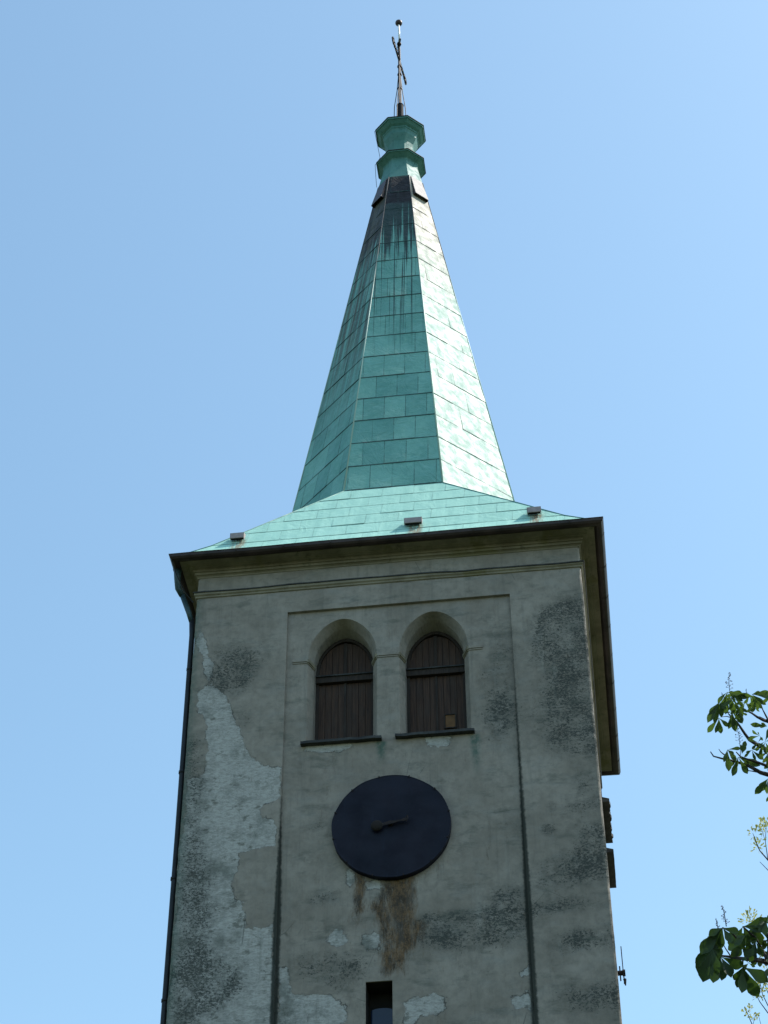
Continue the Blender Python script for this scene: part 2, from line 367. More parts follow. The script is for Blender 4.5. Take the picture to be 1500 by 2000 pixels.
def sdf(p, poly):
    x, z = p; d = 1e9; ins = False; n = len(poly)
    for i in range(n):
        x0, z0 = poly[i]; x1, z1 = poly[(i+1) % n]
        ex, ez = x1-x0, z1-z0; l = ex*ex+ez*ez or 1e-9
        t = max(0, min(1, ((x-x0)*ex+(z-z0)*ez)/l))
        d = min(d, (x-x0-ex*t)**2+(z-z0-ez*t)**2)
        if (z0 > z) != (z1 > z) and x < (x1-x0)*(z-z0)/(z1-z0)+x0: ins = not ins
    d = sqrt(d); return d if ins else -d

# facade openings on the recessed field
WINS = [(-.812, .617), (.806, .614)]
SPR, AH, WB = 23.38, .82, 21.58
IW, IH = .523, .70
def arch(cx, hw, spr, ah, bot, n=28, pt=.05):
    return [(cx-hw, bot), (cx+hw, bot)] + [(cx+hw*cos(pi*k/n), spr+ah*sin(pi*k/n)*(1+pt*sin(pi*k/n)**8)) for k in range(n+1)]
SLX0, SLX1, SLZ = -.388, .030, 16.985
def grid_region(x0, x1, z0, z1, holes, hs, extra):
    pts = []; edges = []
    nx = max(1, round((x1-x0)/hs)); nz = max(1, round((z1-z0)/hs))
    def clear(x, z):
        for h in holes:
            if abs(sdf((x, z), h)) < hs*.45 or sdf((x, z), h) > 0: return False
        return True
    for i in range(nx+1):
        for j in range(nz+1):
            x = x0+(x1-x0)*i/nx; z = z0+(z1-z0)*j/nz
            near = any(min(a for a, _ in h)-.1 < x < max(a for a, _ in h)+.1 and min(b for _, b in h)-.1 < z < max(b for _, b in h)+.1 for h in holes)
            if near and not clear(x, z): continue
            pts.append(Vector((x, z)))
    for h in holes:
        b = len(pts)
        pts += [Vector(q) for q in h]
        edges += [(b+i, b+(i+1) % len(h)) for i in range(len(h))]
    v, e, f, *_ = delaunay_2d_cdt(pts, edges, [], 0, 1e-5)
    keep = []
    for t in f:
        c = sum((v[i] for i in t), Vector((0, 0)))/len(t)
        if any(sdf(c, h) > 0 for h in holes): continue
        a2 = (v[t[1]]-v[t[0]]).cross(v[t[2]]-v[t[0]])
        keep.append(tuple(t) if a2 > 0 else tuple(reversed(t)))
    return v, keep
wm = MB()
def sheet_at(y, x0, x1, z0, z1, holes=(), hs=.06):
    v, f = grid_region(x0, x1, z0, z1, list(holes), hs, None)
    wm.add([(p.x, y, p.y) for p in v], f)
def wob(x, z, k=.006): return noise.noise(Vector((x*1.7, 3.3, z*2.3)))*k
HZ = 15.6
outer = [arch(c, h, SPR, AH, WB) for c, h in WINS]
slit = [(SLX0, HZ+.02), (SLX1, HZ+.02), (SLX1, SLZ), (SLX0, SLZ)]
sheet_at(PD, PX0, PX1, HZ, PZ, outer+[slit], .055)
CH = .035
sheet_at(0, XL+CH, PX0, HZ, WTOP, (), .07)
sheet_at(0, PX1, XR-CH, HZ, WTOP, (), .07)
sheet_at(0, PX0, PX1, PZ, WTOP, (), .09)
for (x0, x1, y) in ((XL+CH, PX0, 0), (PX1, XR-CH, 0), (PX0, PX1, PD)): sheet_at(y, x0, x1, 0, HZ, (), 1.3)
# recess reveals
nz = 140
for x, sg in ((PX0, 1), (PX1, -1)):
    a = []
    for j in range(nz+1):
        z = PZ*j/nz; a.append(((x, 0, z), (x, PD, z)))
    for j in range(nz):
        q = [a[j][0], a[j][1], a[j+1][1], a[j+1][0]]
        wm.add(q if sg > 0 else q[::-1], [(0, 1, 2, 3)])
wm.add([(PX0, 0, PZ), (PX0, PD, PZ), (PX1, PD, PZ), (PX1, 0, PZ)], [(0, 1, 2, 3)])
# irregular worn corners and side walls
def corner(xa, ya, xb, yb, z0=0, z1=WTOP, n=260, flip=False):
    pa = []; pb = []
    for j in range(n+1):
        z = z0+(z1-z0)*j/n
        k = noise.noise(Vector((xa, z*5.1, 1)))*.012 + noise.noise(Vector((xb, z*17, 4)))*.006
        pa.append((xa, ya, z)); pb.append((xb, yb, z))
    mid = [((xa+xb)/2 + (.010+noise.noise(Vector((xa, z*6, 1)))*.02)*(1 if xa > 0 else -1), (ya+yb)/2 - .006 + noise.noise(Vector((2, z*9, 1)))*.01, z) for (_, _, z) in pa]
    for j in range(n):
        wm.add([pa[j], mid[j], mid[j+1], pa[j+1]], [(0, 1, 2, 3) if not flip else (3, 2, 1, 0)])
        wm.add([mid[j], pb[j], pb[j+1], mid[j+1]], [(0, 1, 2, 3) if not flip else (3, 2, 1, 0)])
corner(XR-CH, 0, XR, CH)
corner(XL, CH, XL+CH, 0)
# side openings (right) mirror the front pair
def side(x, flip):
    ny = 40; nzz = 150
    base = len(wm.v)
    for j in range(nzz+1):
        for i in range(ny+1):
            y = CH+(YB-CH)*i/ny; z = WTOP*j/nzz
            k = noise.noise(Vector((x, y*1.1, z*.9)))*.012*min(1, i/2)
            wm.v.append((x+k*(1 if x > 0 else -1), y, z))
    for j in range(nzz):
        for i in range(ny):
            a = base+j*(ny+1)+i; q = (a, a+1, a+ny+2, a+ny+1)
            wm.f.append(q if not flip else q[::-1])
side(XR, False); side(XL, True)
wm.add([(XR, YB, 0), (XL, YB, 0), (XL, YB, WTOP), (XR, YB, WTOP)], [(0, 1, 2, 3)])
# splayed reveals of the twin windows, then a square rebate
for (cx, hw) in WINS:
    o1 = arch(cx, hw, SPR, AH, WB); i1 = arch(cx-.006, IW+.004, SPR-.01, IH+.035, WB+.02, pt=.11)
    i2 = arch(cx-.006, IW, SPR-.01, IH, WB+.02)
    o_ = [(x, PD, z) for x, z in o1]
    m0 = [(x*.92+cx*.08, PD+.015, z if z < SPR else SPR+(z-SPR)*.93) for x, z in o1]
    m_ = [(x, PD+.20, z) for x, z in i1]; n_ = [(x, PD+.48, z) for x, z in i2]
    # shallow bead, then the splay
    m0 = [(o[0]+(m[0]-o[0])*.22, PD+.03, o[2]+(m[2]-o[2])*.12) for o, m in zip(o_, m_)]
    wm.rings([o_[::-1], m0[::-1], m_[::-1], n_[::-1]])
# slit reveal
s_ = [(x, z) for x, z in slit]
wm.rings([[(x, PD, z) for x, z in s_][::-1], [(x, PD+.03, z) for x, z in s_][::-1]])

me = bpy.data.meshes.new('wall'); me.from_pydata(wm.v, [], wm.f); me.update()
AT = {k: [0.]*len(wm.v) for k in ('peel', 'dirt', 'rust', 'edge', 'green')}
for i, (x, y, z) in enumerate(wm.v):
    pe = -1.
    if z > HZ-.5 and y < .5 and z < 25:
        if -3.6 < x < 3.6:
            for pl in PEEL:
                xs = [q[0] for q in pl]; zs = [q[1] for q in pl]
                if min(xs)-.5 < x < max(xs)+.5 and min(zs)-.5 < z < max(zs)+.5:
                    if (pl is PEEL[0]) and x > PX0+.001: continue
                    if (pl is PEEL[1]) and x < PX0: continue
                    pe = max(pe, sdf((x, z), pl))
            for pl, s in RUST:
                d = sdf((x, z), pl)
                if d > -.25: AT['rust'][i] = max(AT['rust'][i], s*max(0, min(1, (d+.12)/.2)))
        for (c, a, b, s) in DIRT:
            q = ((x-c[0])/a)**2+((z-c[1])/b)**2
            if q < 6: AT['dirt'][i] += s*math.exp(-q*.7)
        AT['dirt'][i] += .10 + .25*max(0, min(1, (19.5-z)/4))
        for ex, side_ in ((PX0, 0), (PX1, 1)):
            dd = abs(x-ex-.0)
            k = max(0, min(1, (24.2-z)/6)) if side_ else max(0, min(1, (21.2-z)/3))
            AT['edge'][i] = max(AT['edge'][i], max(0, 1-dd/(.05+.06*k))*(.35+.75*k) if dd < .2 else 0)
        for (x0, z0, hh) in ((-.13, 21.45, .5), (1.47, 21.45, .9)):
            if z0-hh < z < z0+.05 and abs(x-x0) < .12: AT['green'][i] = max(AT['green'][i], (1-abs(x-x0)/.12)*(1-(z0-z)/hh)*1.6)
        if x < -3.3: AT['green'][i] = max(AT['green'][i], (-3.3-x)/.2*.75)
        if x > 3.3: AT['dirt'][i] += (x-3.3)*1.5
    AT['peel'][i] = pe
for k, v in AT.items():
    a = me.attributes.new(k, 'FLOAT', 'POINT'); a.data.foreach_set('value', v)
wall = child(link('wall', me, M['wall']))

# ------------------------------------------------------------------ mouldings run round the tower
def prof_ring(prof, name, mat, x0=XL, x1=XR, y0=0., y1=YB, seg=28, jit=0., **k):
    mb_ = MB(); rings = []
    for (p, z) in prof:
        r = []
        cs = [(x0-p, y0-p), (x1+p, y0-p), (x1+p, y1+p), (x0-p, y1+p)]
        for c in range(4):
            a, b = cs[c], cs[(c+1) % 4]
            for i in range(seg):
                t = i/seg; x = a[0]+(b[0]-a[0])*t; y = a[1]+(b[1]-a[1])*t
                jz = noise.noise(Vector((x*1.3, y*1.3, z*.5)))*jit
                r.append((x, y, z+jz))
        rings.append(r)
    mb_.rings(rings); return B(mb_, name, mat, **k)
# irregular levels: the course hangs a little lower on the left
prof_ring([(0, 24.925), (.022, 24.935), (.026, 24.965), (.05, 24.985), (.052, 25.03), (.0, 25.045)], 'string_course', M['cornice'], jit=.012)
prof_ring([(.0, 25.035), (.066, 25.020), (.070, 25.042), (.0, 25.075)], 'flashing', M['lead'], jit=.035, seg=40)
prof_ring([(0, 25.40), (.012, 25.405), (.014, 25.435), (.035, 25.45), (.06, 25.455), (.062, 25.50), (.09, 25.505), (.092, 25.565), (.15, 25.572), (.155, 25.590), (.175, 25.598), (.30, 25.600), (.31, 25.64), (.0, 25.66)], 'cornice', M['cornice'], jit=.008)
# gutter: open half round with seams, separate mesh
gp = [(.305, 25.665), (.300, 25.64), (.31, 25.605), (.345, 25.575), (.39, 25.565), (.435, 25.578), (.463, 25.61), (.470, 25.655), (.480, 25.668), (.470, 25.676), (.458, 25.66), (.452, 25.62), (.43, 25.592), (.39, 25.580), (.345, 25.59), (.322, 25.625), (.315, 25.665)]
gut = prof_ring(gp, 'gutter', M['gutter'], jit=.012, seg=20)
bk = MB()
for i in range(9):
    for (cx, cy, dx, dy) in ((XL-.39+i*.87+.3, -.39, 1, 0), (XR+.39, -.35+i*.9+.3, 0, 1), (XL-.39, -.35+i*.9+.3, 0, 1)):
        bk = MB(); ax = Vector((dx, dy, 0)); ay = Vector((dy, dx, 0)) ; pts = []
        for k in range(9):
            t = pi*k/8; off = cos(t)*.088
            sx = 1 if cx > 0 and dy else -1
            c = Vector((cx, cy, 25.655-sin(t)*.088)) + (Vector((off*sx, 0, 0)) if dy else Vector((0, -off, 0)))
            pts.append(c)
        for k in range(8):
            a, b = pts[k], pts[k+1]
            w_ = .012
            nrm = (a+b)/2-Vector((cx, cy, 25.655)); nrm.normalize()
            n2 = nrm*.005
            bk.add([a-ax*w_, b-ax*w_, b+ax*w_, a+ax*w_, a-ax*w_+n2, b-ax*w_+n2, b+ax*w_+n2, a+ax*w_+n2], [(4,5,6,7),(0,1,5,4),(1,2,6,5),(2,3,7,6),(3,0,4,7)])
        sub(bk, 'gutter_bracket', M['gutter'], gut)

# downpipe on the left with its swan neck
dp = MB(); dp.tube([(-3.88, -.10, 25.60), (-3.88, -.06, 25.40), (-3.87, 0.0, 25.22), (-3.80, .06, 25.10)], [.075, .06, .055, .055], 12)
dp.tube([(-3.80, .06, 25.12), (-3.66, .11, 24.72), (-3.60, .13, 24.52)], .05, 12)
sw = B(dp, 'swan_neck', M['greenpipe'], smooth=True)
dp = MB(); dp.tube([(-3.60, .13, 24.58), (-3.575, .13, 24.2), (-3.565, .13, 20.), (-3.575, .13, 10.), (-3.58, .13, .15)], .048, 12)
for z in (23.4, 21.2, 19.1, 16.9, 14, 11, 8, 5, 2): dp.tube([(-3.572, .13, z), (-3.572, .13, z+.05)], .056, 12)
dpo = B(dp, 'downpipe', M['pipe'], smooth=True)
# grey conductor strap from the swan neck to the eave corner
st = MB(); st.tube([(-3.93, -.40, 25.58), (-3.86, -.28, 25.35), (-3.72, -.1, 25.05), (-3.56, .0, 24.86)], .012, 6)
B(st, 'lightning_cable', M['pipe'])

# ------------------------------------------------------------------ belfry windows
imb = []
def impost(x0, x1, nm=None):
    m_ = MB(); m_.box(x0, x1, PD-.028, PD+.001, SPR-.055, SPR+.012); m_.box(x0+.004, x1-.004, PD-.014, PD+.001, SPR-.085, SPR-.055)
    return m_
for x0, x1 in ((-1.70, WINS[0][0]-WINS[0][1]-.0), (WINS[0][0]+WINS[0][1], WINS[1][0]-WINS[1][1]), (WINS[1][0]+WINS[1][1], 1.67)):
    io = B(impost(x0, x1), 'impost', M['wall'], bevel=.006)
    for nm_, vv in (('peel', -1.), ('dirt', .1)):
        a_ = io.data.attributes.new(nm_, 'FLOAT', 'POINT'); a_.data.foreach_set('value', [vv]*len(io.data.vertices))
for (cx, hw) in WINS:
    for s_g in (-1, 1):
        m_ = MB(); a0 = cx+s_g*hw; a1 = cx-.006+s_g*IW; q = -.026*s_g
        for z0, z1, e in ((SPR-.055, SPR+.012, 1.), (SPR-.085, SPR-.055, .5)):
            z0 -= .02; z1 -= .02
            m_.add([(a0+.004*s_g, PD-.026*e, z0), (a0+q*e, PD-.026*e, z0), (a1+q*e, PD+.20, z0), (a1+.004*s_g, PD+.20, z0), (a0+.004*s_g, PD-.026*e, z1), (a0+q*e, PD-.026*e, z1), (a1+q*e, PD+.20, z1), (a1+.004*s_g, PD+.20, z1)],
                   [(0,3,2,1),(4,5,6,7),(0,1,5,4),(1,2,6,5),(2,3,7,6),(3,0,4,7)])
        B(m_, 'impost', M['cornice'])
def board_panel(x0, x1, z0, ztop, y, wd, th=.03):
    m_ = MB(); n = max(1, round((x1-x0)/wd)); rn = []
    for i in range(n):
        a = x0+(x1-x0)*i/n+.003; b = x0+(x1-x0)*(i+1)/n-.003
        dy = random.uniform(-.004, .004)
        za_, zb_ = ztop(a), ztop(b)
        base = len(m_.v)
        ks = 4
        top = [(a+(b-a)*k/ks, ztop(a+(b-a)*k/ks)) for k in range(ks+1)]
        poly = [(a, z0), (b, z0)] + top[::-1]
        n_ = len(poly)
        m_.add([(px, y+dy, pz) for px, pz in poly]+[(px, y+dy+th, pz) for px, pz in poly],
               [tuple(range(n_))]+[tuple(range(2*n_-1, n_-1, -1))]+[(k, n_+k, n_+(k+1) % n_, (k+1) % n_) for k in range(n_)])
        rn += [random.random()**2*.9]*(2*n_)
    return m_, rn
def build_rn(m_, rn, name, mat, parent):
    o = m_.build(name, mat, parent)
    a = o.data.attributes.new('rnd', 'FLOAT', 'POINT'); a.data.foreach_set('value', rn); return o
YS = PD+.44
for wi, (cx, hw) in enumerate(WINS):
    cx -= .006
    fm = MB()
    # arched frame ring set in the rebate
    oa = arch(cx, IW+.001, SPR-.01, IH, WB+.02, 24); ia = arch(cx, IW-.055, SPR-.01, IH-.06, WB+.06, 24)
    fr = [[(x, YS-.03, z) for x, z in ia], [(x, YS-.03, z) for x, z in oa]]
    fm.rings([[(x, YS+.05, z) for x, z in ia], fr[0], fr[1], [(x, YS+.05, z) for x, z in oa]])
    win = B(fm, 'belfry_window', M['beam'])
    win['label'] = 'left window of the pair, closed with plain brown vertical boards' if wi == 0 else 'right window of the pair, its shutter holding a small square orange hatch'
    tr = MB(); TZ = 23.24
    tr.box(cx-IW+.0, cx+IW, YS-.075, YS+.03, TZ-.12, TZ); sub(tr, 'transom', M['beam'], win, bevel=.006)
    tr = MB(); tr.box(cx-IW, cx+IW, YS-.10, YS+.02, TZ+.002, TZ+.028); sub(tr, 'drip_strip', M['lead'], win)
    hw2 = IW-.05
    for s in (-1, 1):
        x0, x1 = (cx-hw2, cx-.004) if s < 0 else (cx+.004, cx+hw2)
        m_, rn = board_panel(x0, x1, WB+.05, lambda x: TZ-.125, YS, .105)
        sh = build_rn(m_, rn, 'shutter', M['wood'], win)
        m_, rn = board_panel(x0, x1, TZ+.03, lambda x: SPR-.01+(IH-.06)*sqrt(max(0, 1-((x-cx)/(hw2+.005))**2)), YS+.005, .13)
        build_rn(m_, rn, 'arch_panel', M['wood'], win)
    sl = MB(); sl.box(cx-.020, cx+.020, YS-.022, YS-.001, WB+.05, TZ-.13); sub(sl, 'cover_strip', M['beam'], win)
    sl = MB(); sl.box(cx-.028, cx+.028, YS-.03, YS-.001, TZ+.03, SPR+IH-.08); sub(sl, 'mullion', M['beam'], win)
    if wi == 1:
        hx, hz = 1.025, 22.12
        ht = MB(); ht.box(hx-.085, hx+.085, YS-.012, YS+.01, hz-.13, hz+.13)
        hto = sub(ht, 'hatch', M['hatch'], win)
        ht = MB()
        for b in ((hx-.105, hx+.105, hz+.131, hz+.152), (hx-.105, hx+.105, hz-.152, hz-.131)): ht.box(b[0], b[1], YS-.028, YS-.002, b[2], b[3])
        for b in ((hx-.105, hx-.086, hz-.13, hz+.13), (hx+.086, hx+.105, hz-.13, hz+.13)): ht.box(b[0], b[1], YS-.028, YS-.002, b[2], b[3])
        sub(ht, 'hatch_frame', M['beam'], win)
    # thin dark sill slab, wavy front
    sm = MB(); n = 26; x0, x1 = (-1.505, -.115) if wi == 0 else (.120, 1.470)
    rings = []
    for i in range(n+1):
        x = x0+(x1-x0)*i/n; jj = noise.noise(Vector((x*5, wi, 0)))*.014; yo = PD-.10+noise.noise(Vector((x*7, 9, wi)))*.012
        rings.append([(x, yo, WB-.065+jj), (x, PD+.005, WB-.065+jj), (x, PD+.30, WB+.03), (x, PD+.30, WB+.06), (x, yo+.005, WB-.012+jj)])
    sm.rings(rings, capb=True, capt=True); sub(sm, 'sill', M['lead'], win)

# sills of the side window pair, seen end on from the street
for k, (y0, y1, rg) in enumerate(((2.35, 3.72, .035), (4.02, 5.28, .004))):
    sm = MB(); n = 22; rings = []
    for i in range(n+1):
        y = y0+(y1-y0)*i/n; jj = random.uniform(-rg, rg*.3)
        xo = XR+.15+jj
        if k == 0 and i > 13: xo += .015
        rings.append([(XR-.01, y, 21.47), (xo, y, 21.47), (xo, y, 21.53), (XR-.01, y, 21.58)])
    sm.rings(rings, capb=True, capt=True)
    sw_ = B(sm, 'sill', M['lead'])
    fm = MB(); cy = (y0+y1)/2
    oa = [(y_-0, z_) for y_, z_ in arch(cy, .60, SPR, AH, WB)]; ia = arch(cy, .53, SPR, AH-.08, WB+.05)
    fm.rings([[(XR+.012, a, z) for a, z in ia], [(XR+.02, a, z) for a, z in ia], [(XR+.02, a, z) for a, z in oa], [(XR+.012, a, z) for a, z in oa]])
    wo = B(fm, 'belfry_window', M['beam']); wo['label'] = 'boarded window on the right side wall'
    m_, rn = board_panel(cy-.53, cy+.53, WB+.05, lambda x: SPR+(AH-.08)*sqrt(max(0, 1-((x-cy)/.54)**2)), 0, .12, .01)
    m_.v = [(XR+.016-b, a, c) for a, b, c in m_.v]
    build_rn(m_, rn, 'shutter', M['wood'], wo)

# slit window
sw_ = MB(); cx = (SLX0+SLX1)/2; hw = (SLX1-SLX0)/2-.0
yy = PD+.40
fr = MB(); zt = SLZ-.30
pn = [(cx-hw+.045, HZ+.03), (cx+hw-.02, HZ+.03)] + [(cx+(hw-.03)*cos(pi*k/12), zt+.05*sin(pi*k/12)) for k in range(13)]
sw_.add([(x, yy, z) for x, z in pn], [tuple(range(len(pn)))])
rv_ = MB(); rv_.rings([[(x, PD+.03, z) for x, z in s_][::-1], [(x*.97+(-.179)*.03, PD+.55, z) for x, z in s_][::-1]])  # reveal sides coloured near-black to paint the shade deep in the slit
slw = B(sw_, 'slit_window', M['glass']); sub(rv_, 'reveal', M['shade_fill'], slw); slw['label'] = 'narrow window with glass tinted to suggest reflected sky, below the rust stain'
fr.box(cx-hw-.005, cx+hw+.005, yy+.01, yy+.04, HZ+.02, SLZ+.01); sub(fr, 'frame', M['shade_fill'], slw)  # plate behind the pane, coloured near-black for the unlit inside

# ------------------------------------------------------------------ clock
CX, CZ, CR = .042, 19.742, .985
cm = MB(); rings = []
nn = 72
def cring(r, y, wv=0): return [(CX+(r+wv*noise.noise(Vector((cos(2*pi*k/nn)*3, sin(2*pi*k/nn)*3, 1))))*cos(2*pi*k/nn), y, CZ+(r+wv*noise.noise(Vector((cos(2*pi*k/nn)*3, sin(2*pi*k/nn)*3, 1))))*sin(2*pi*k/nn)) for k in range(nn)]
y0 = -.055
cm.rings([cring(CR, y0+.10, .012), cring(CR, y0+.006, .012), cring(CR-.008, y0, .012), cring(CR-.03, y0+.004, 0), cring(CR*.6, y0-.004), cring(CR*.3, y0-.010), cring(.03, y0-.012)][::1], capt=True)
clock = B(cm, 'clock', M['dial'], smooth=False)
clock['label'] = 'round navy tin clock dial'
for k in range(12):
    bt = MB(); t = 2*pi*k/12+.2; c = Vector((CX+(CR-.012)*cos(t), y0-.004, CZ+(CR-.012)*sin(t)))
    bt.obox(c, Vector((cos(t), 0, sin(t))), Vector((0, 1, 0)), Vector((-sin(t), 0, cos(t))), .016, .012, .010)
    sub(bt, 'rim_clip', M['iron'], clock)
hd = MB(); yh = y0-.07
a = Vector((-.185, yh, 19.705)); b = Vector((.375, yh, 19.80)); d = (b-a).normalized(); nrm = Vector((-d.z, 0, d.x))
# flat pointer tapering, ornament near its tip
prof = [(0, .030), (.12, .026), (.22, .034), (.34, .018), (.42, .016), (.46, .030), (.49, .016), (.53, .004)]
vs = []
for t, wd in prof:
    for y_ in (yh-.008, yh+.008):
        for s in (-1, 1): p = a+d*t+nrm*wd*s; vs.append((p.x, y_, p.z))
fs = []
for i in range(len(prof)-1):
    o = i*4; fs += [(o, o+1, o+5, o+4), (o+3, o+2, o+6, o+7), (o+2, o, o+4, o+6), (o+1, o+3, o+7, o+5)]
fs += [(1, 0, 2, 3)]
hd.add(vs, fs)
hd.tube([(.32, yh, 19.86), (.33, yh, 19.80), (.30, yh, 19.745), (.27, yh, 19.79), (.32, yh, 19.86)], .010, 6)
sub(hd, 'minute_hand', M['iron'], clock)
hb = MB(); rr = []
for (r, y_) in ((.005, -.035), (.06, -.03), (.098, -.012), (.10, .004), (.095, .014)):
    rr.append([(a.x+r*cos(-2*pi*k/24), yh+y_, a.z+r*sin(-2*pi*k/24)) for k in range(24)])
hb.rings(rr, capb=True, capt=True); sub(hb, 'counterweight', M['rusty'], clock, smooth=True)
hb = MB(); hb.tube([(CX-.01, y0-.085, CZ), (CX-.01, y0-.002, CZ)], .035, 14); sub(hb, 'hub', M['iron'], clock)
hb = MB(); q0 = Vector((CX, y0-.045, CZ)); q1 = Vector((CX+.20, y0-.045, CZ+.05))
hb.tube([q0, q1], [.022, .010], 6); sub(hb, 'hour_hand', M['iron'], clock)
# the hand and hub of the side clock, end on
sc = MB(); zc_ = 18.78; yc = 3.6
sc.tube([(XR-.0, yc, zc_), (XR+.15, yc, zc_)], .045, 12); sc.tube([(XR+.10, yc, zc_), (XR+.15, yc, zc_)], .06, 12)
sc.obox((XR+.115, yc+.0, zc_+.24), Vector((1, 0, 0)), Vector((0, 1, 0)), Vector((0, 0, 1)), .008, .03, .26)
sc.obox((XR+.118, yc, zc_-.10), Vector((1, 0, 0)), Vector((0, 1, 0)), Vector((0, 0, 1)), .010, .05, .09)
sc.tube([(XR+.13, yc, zc_-.12), (XR+.135, yc, zc_-.24)], [.03, .01], 8); sc.tube([(XR+.06, yc-.02, zc_+.12), (XR+.06, yc-.02, zc_-.16)], .012, 6)
o = B(sc, 'clock_hands', M['iron']); o['label'] = 'dark clock hands on the right side wall, seen edge on'

# ------------------------------------------------------------------ copper roof
class Sheets:
    def __init__(s): s.v = []; s.f = []; s.uv = []; s.fuv = []; s.rnd = []; s.at = []
    def panel(s, bl, br, tr, tl, rh, cw, att=(0, 0, 0), off=0., lip=.010, v0=0.):
        bl, br, tr, tl = map(Vector, (bl, br, tr, tl))
        U = (br-bl); U = (tr-tl) if U.length < 1e-4 else U; U.normalize()
        mid = (bl+br)/2; Vd = ((tl+tr)/2-mid); Vd -= U*Vd.dot(U); H = Vd.length; Vd.normalize()
        Nn = U.cross(Vd).normalized()
        def uvof(p): return ((p-mid).dot(U), (p-mid).dot(Vd))
        L0, R0_, R1, L1 = uvof(bl)[0], uvof(br)[0], uvof(tr)[0], uvof(tl)[0]
        nr = max(1, round(H/rh)); h = H/nr
        for r in range(nr):
            va, vb = r*h, (r+1)*h
            ex = lambda v: (L0+(L1-L0)*v/H, R0_+(R1-R0_)*v/H)
            la, ra = ex(va); lb, rb = ex(vb)
            st = (off+(cw*.5 if r % 2 else 0)+random.uniform(-.04, .04)) % cw
            lo = min(la, lb); hi = max(ra, rb)
            k = math.floor((lo-st)/cw)
            while st+k*cw < hi:
                u0 = st+k*cw; u1 = u0+cw; k += 1
                poly = [(u0, va), (u1, va), (u1, vb), (u0, vb)]
                for side_ in (0, 1):   # clip to the slanting edges
                    def f(p):
                        l = la+(lb-la)*(p[1]-va)/h; rr_ = ra+(rb-ra)*(p[1]-va)/h
                        return p[0]-l if side_ == 0 else rr_-p[0]
                    out = []
                    for i in range(len(poly)):
                        a_, b_ = poly[i], poly[(i+1) % len(poly)]; fa, fb = f(a_), f(b_)
                        if fa >= 0: out.append(a_)
                        if (fa >= 0) != (fb >= 0) and abs(fa-fb) > 1e-9:
                            t = fa/(fa-fb); out.append((a_[0]+(b_[0]-a_[0])*t, a_[1]+(b_[1]-a_[1])*t))
                    poly = out
                    if len(poly) < 3: break
                if len(poly) < 3: continue
                ar = sum(poly[i][0]*poly[(i+1) % len(poly)][1]-poly[(i+1) % len(poly)][0]*poly[i][1] for i in range(len(poly)))
                if ar < 1e-4: continue
                tl_ = random.uniform(.4, 1.3)*lip; tw = random.uniform(-.004, .004); rn = random.random()
                b0 = len(s.v); ids = []
                for (u, v) in poly:
                    out_ = tl_*(1-(v-va)/h) + tw*(u-u0)/cw
                    s.v.append(tuple(mid+U*u+Vd*v+Nn*max(out_, .001))); s.rnd.append(rn); s.at.append(att); ids.append(len(s.v)-1)
                s.f.append(tuple(ids)); s.uv += [(u-u0, v-va) for u, v in poly]; s.fuv += [(u, v+v0) for u, v in poly]
                # folded lower lip
                lo_ = [i for i, (u, v) in enumerate(poly) if abs(v-va) < 1e-6]
                if len(lo_) == 2:
                    i0, i1 = lo_; pa, pb = Vector(s.v[ids[i0]]), Vector(s.v[ids[i1]])
                    n0 = len(s.v); s.v += [tuple(pa), tuple(pb), tuple(pb-Nn*.012), tuple(pa-Nn*.012)]
                    s.rnd += [1]*4; s.at += [att]*4; s.f.append((n0+3, n0+2, n0+1, n0)); s.uv += [(.2, 0)]*4; s.fuv += [(poly[i0][0], va)]*4
    def build(s, name, mat):
        me = bpy.data.meshes.new(name); me.from_pydata(s.v, [], s.f); me.update()
        u1 = me.uv_layers.new(name='sheet'); u2 = me.uv_layers.new(name='face')
        for i, l in enumerate(s.uv): u1.data[i].uv = l
        for i, l in enumerate(s.fuv): u2.data[i].uv = l
        for nm, vals in (('rnd', s.rnd), ('dark', [a[0] for a in s.at]), ('pale', [a[1] for a in s.at]), ('left', [a[2] for a in s.at])):
            a = me.attributes.new(nm, 'FLOAT', 'POINT'); a.data.foreach_set('value', vals)
        return child(link(name, me, mat))
Z0, A0, Q0 = 28.296, 2.393, .977
Z1, A1, Q1 = 40.174, .547, .2646-.02
def octo(A, Q, z): return [Vector((AX+x, AY+y, z)) for x, y in ((-Q, -A), (Q, -A), (A, -Q), (A, Q), (Q, A), (-Q, A), (-A, Q), (-A, -Q))]
def regoct(A, z): return octo(A, A*tan(pi/8), z)
ob_, ot_ = octo(A0, Q0, Z0), octo(A1, Q1, Z1)
sp = Sheets()
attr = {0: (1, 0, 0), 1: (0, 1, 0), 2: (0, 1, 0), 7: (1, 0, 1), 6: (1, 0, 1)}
ZM = Z0-.04
for k in range(8):
    a, b = ob_[k], ob_[(k+1) % 8]; c, d = ot_[(k+1) % 8], ot_[k]
    sp.panel(a, b, c, d, .76, .44, attr.get(k, (0, 0, 0)), off=.13*k)
spire = sp.build('spire', M['copper'])
core = MB(); core.rings([[tuple(p+(Vector((AX, AY, p.z))-p).normalized()*.02) for p in ob_], [tuple(p+(Vector((AX, AY, p.z))-p).normalized()*.02) for p in ot_]], capb=True, capt=True)
sub(core, 'boarding', M['lead'], None).parent = spire
for k in range(8):
    hs = MB(); hs.tube([ob_[k], ot_[k]], [.017, .012], 8); sub(hs, 'hip_seam', M['seam'], spire, smooth=True)
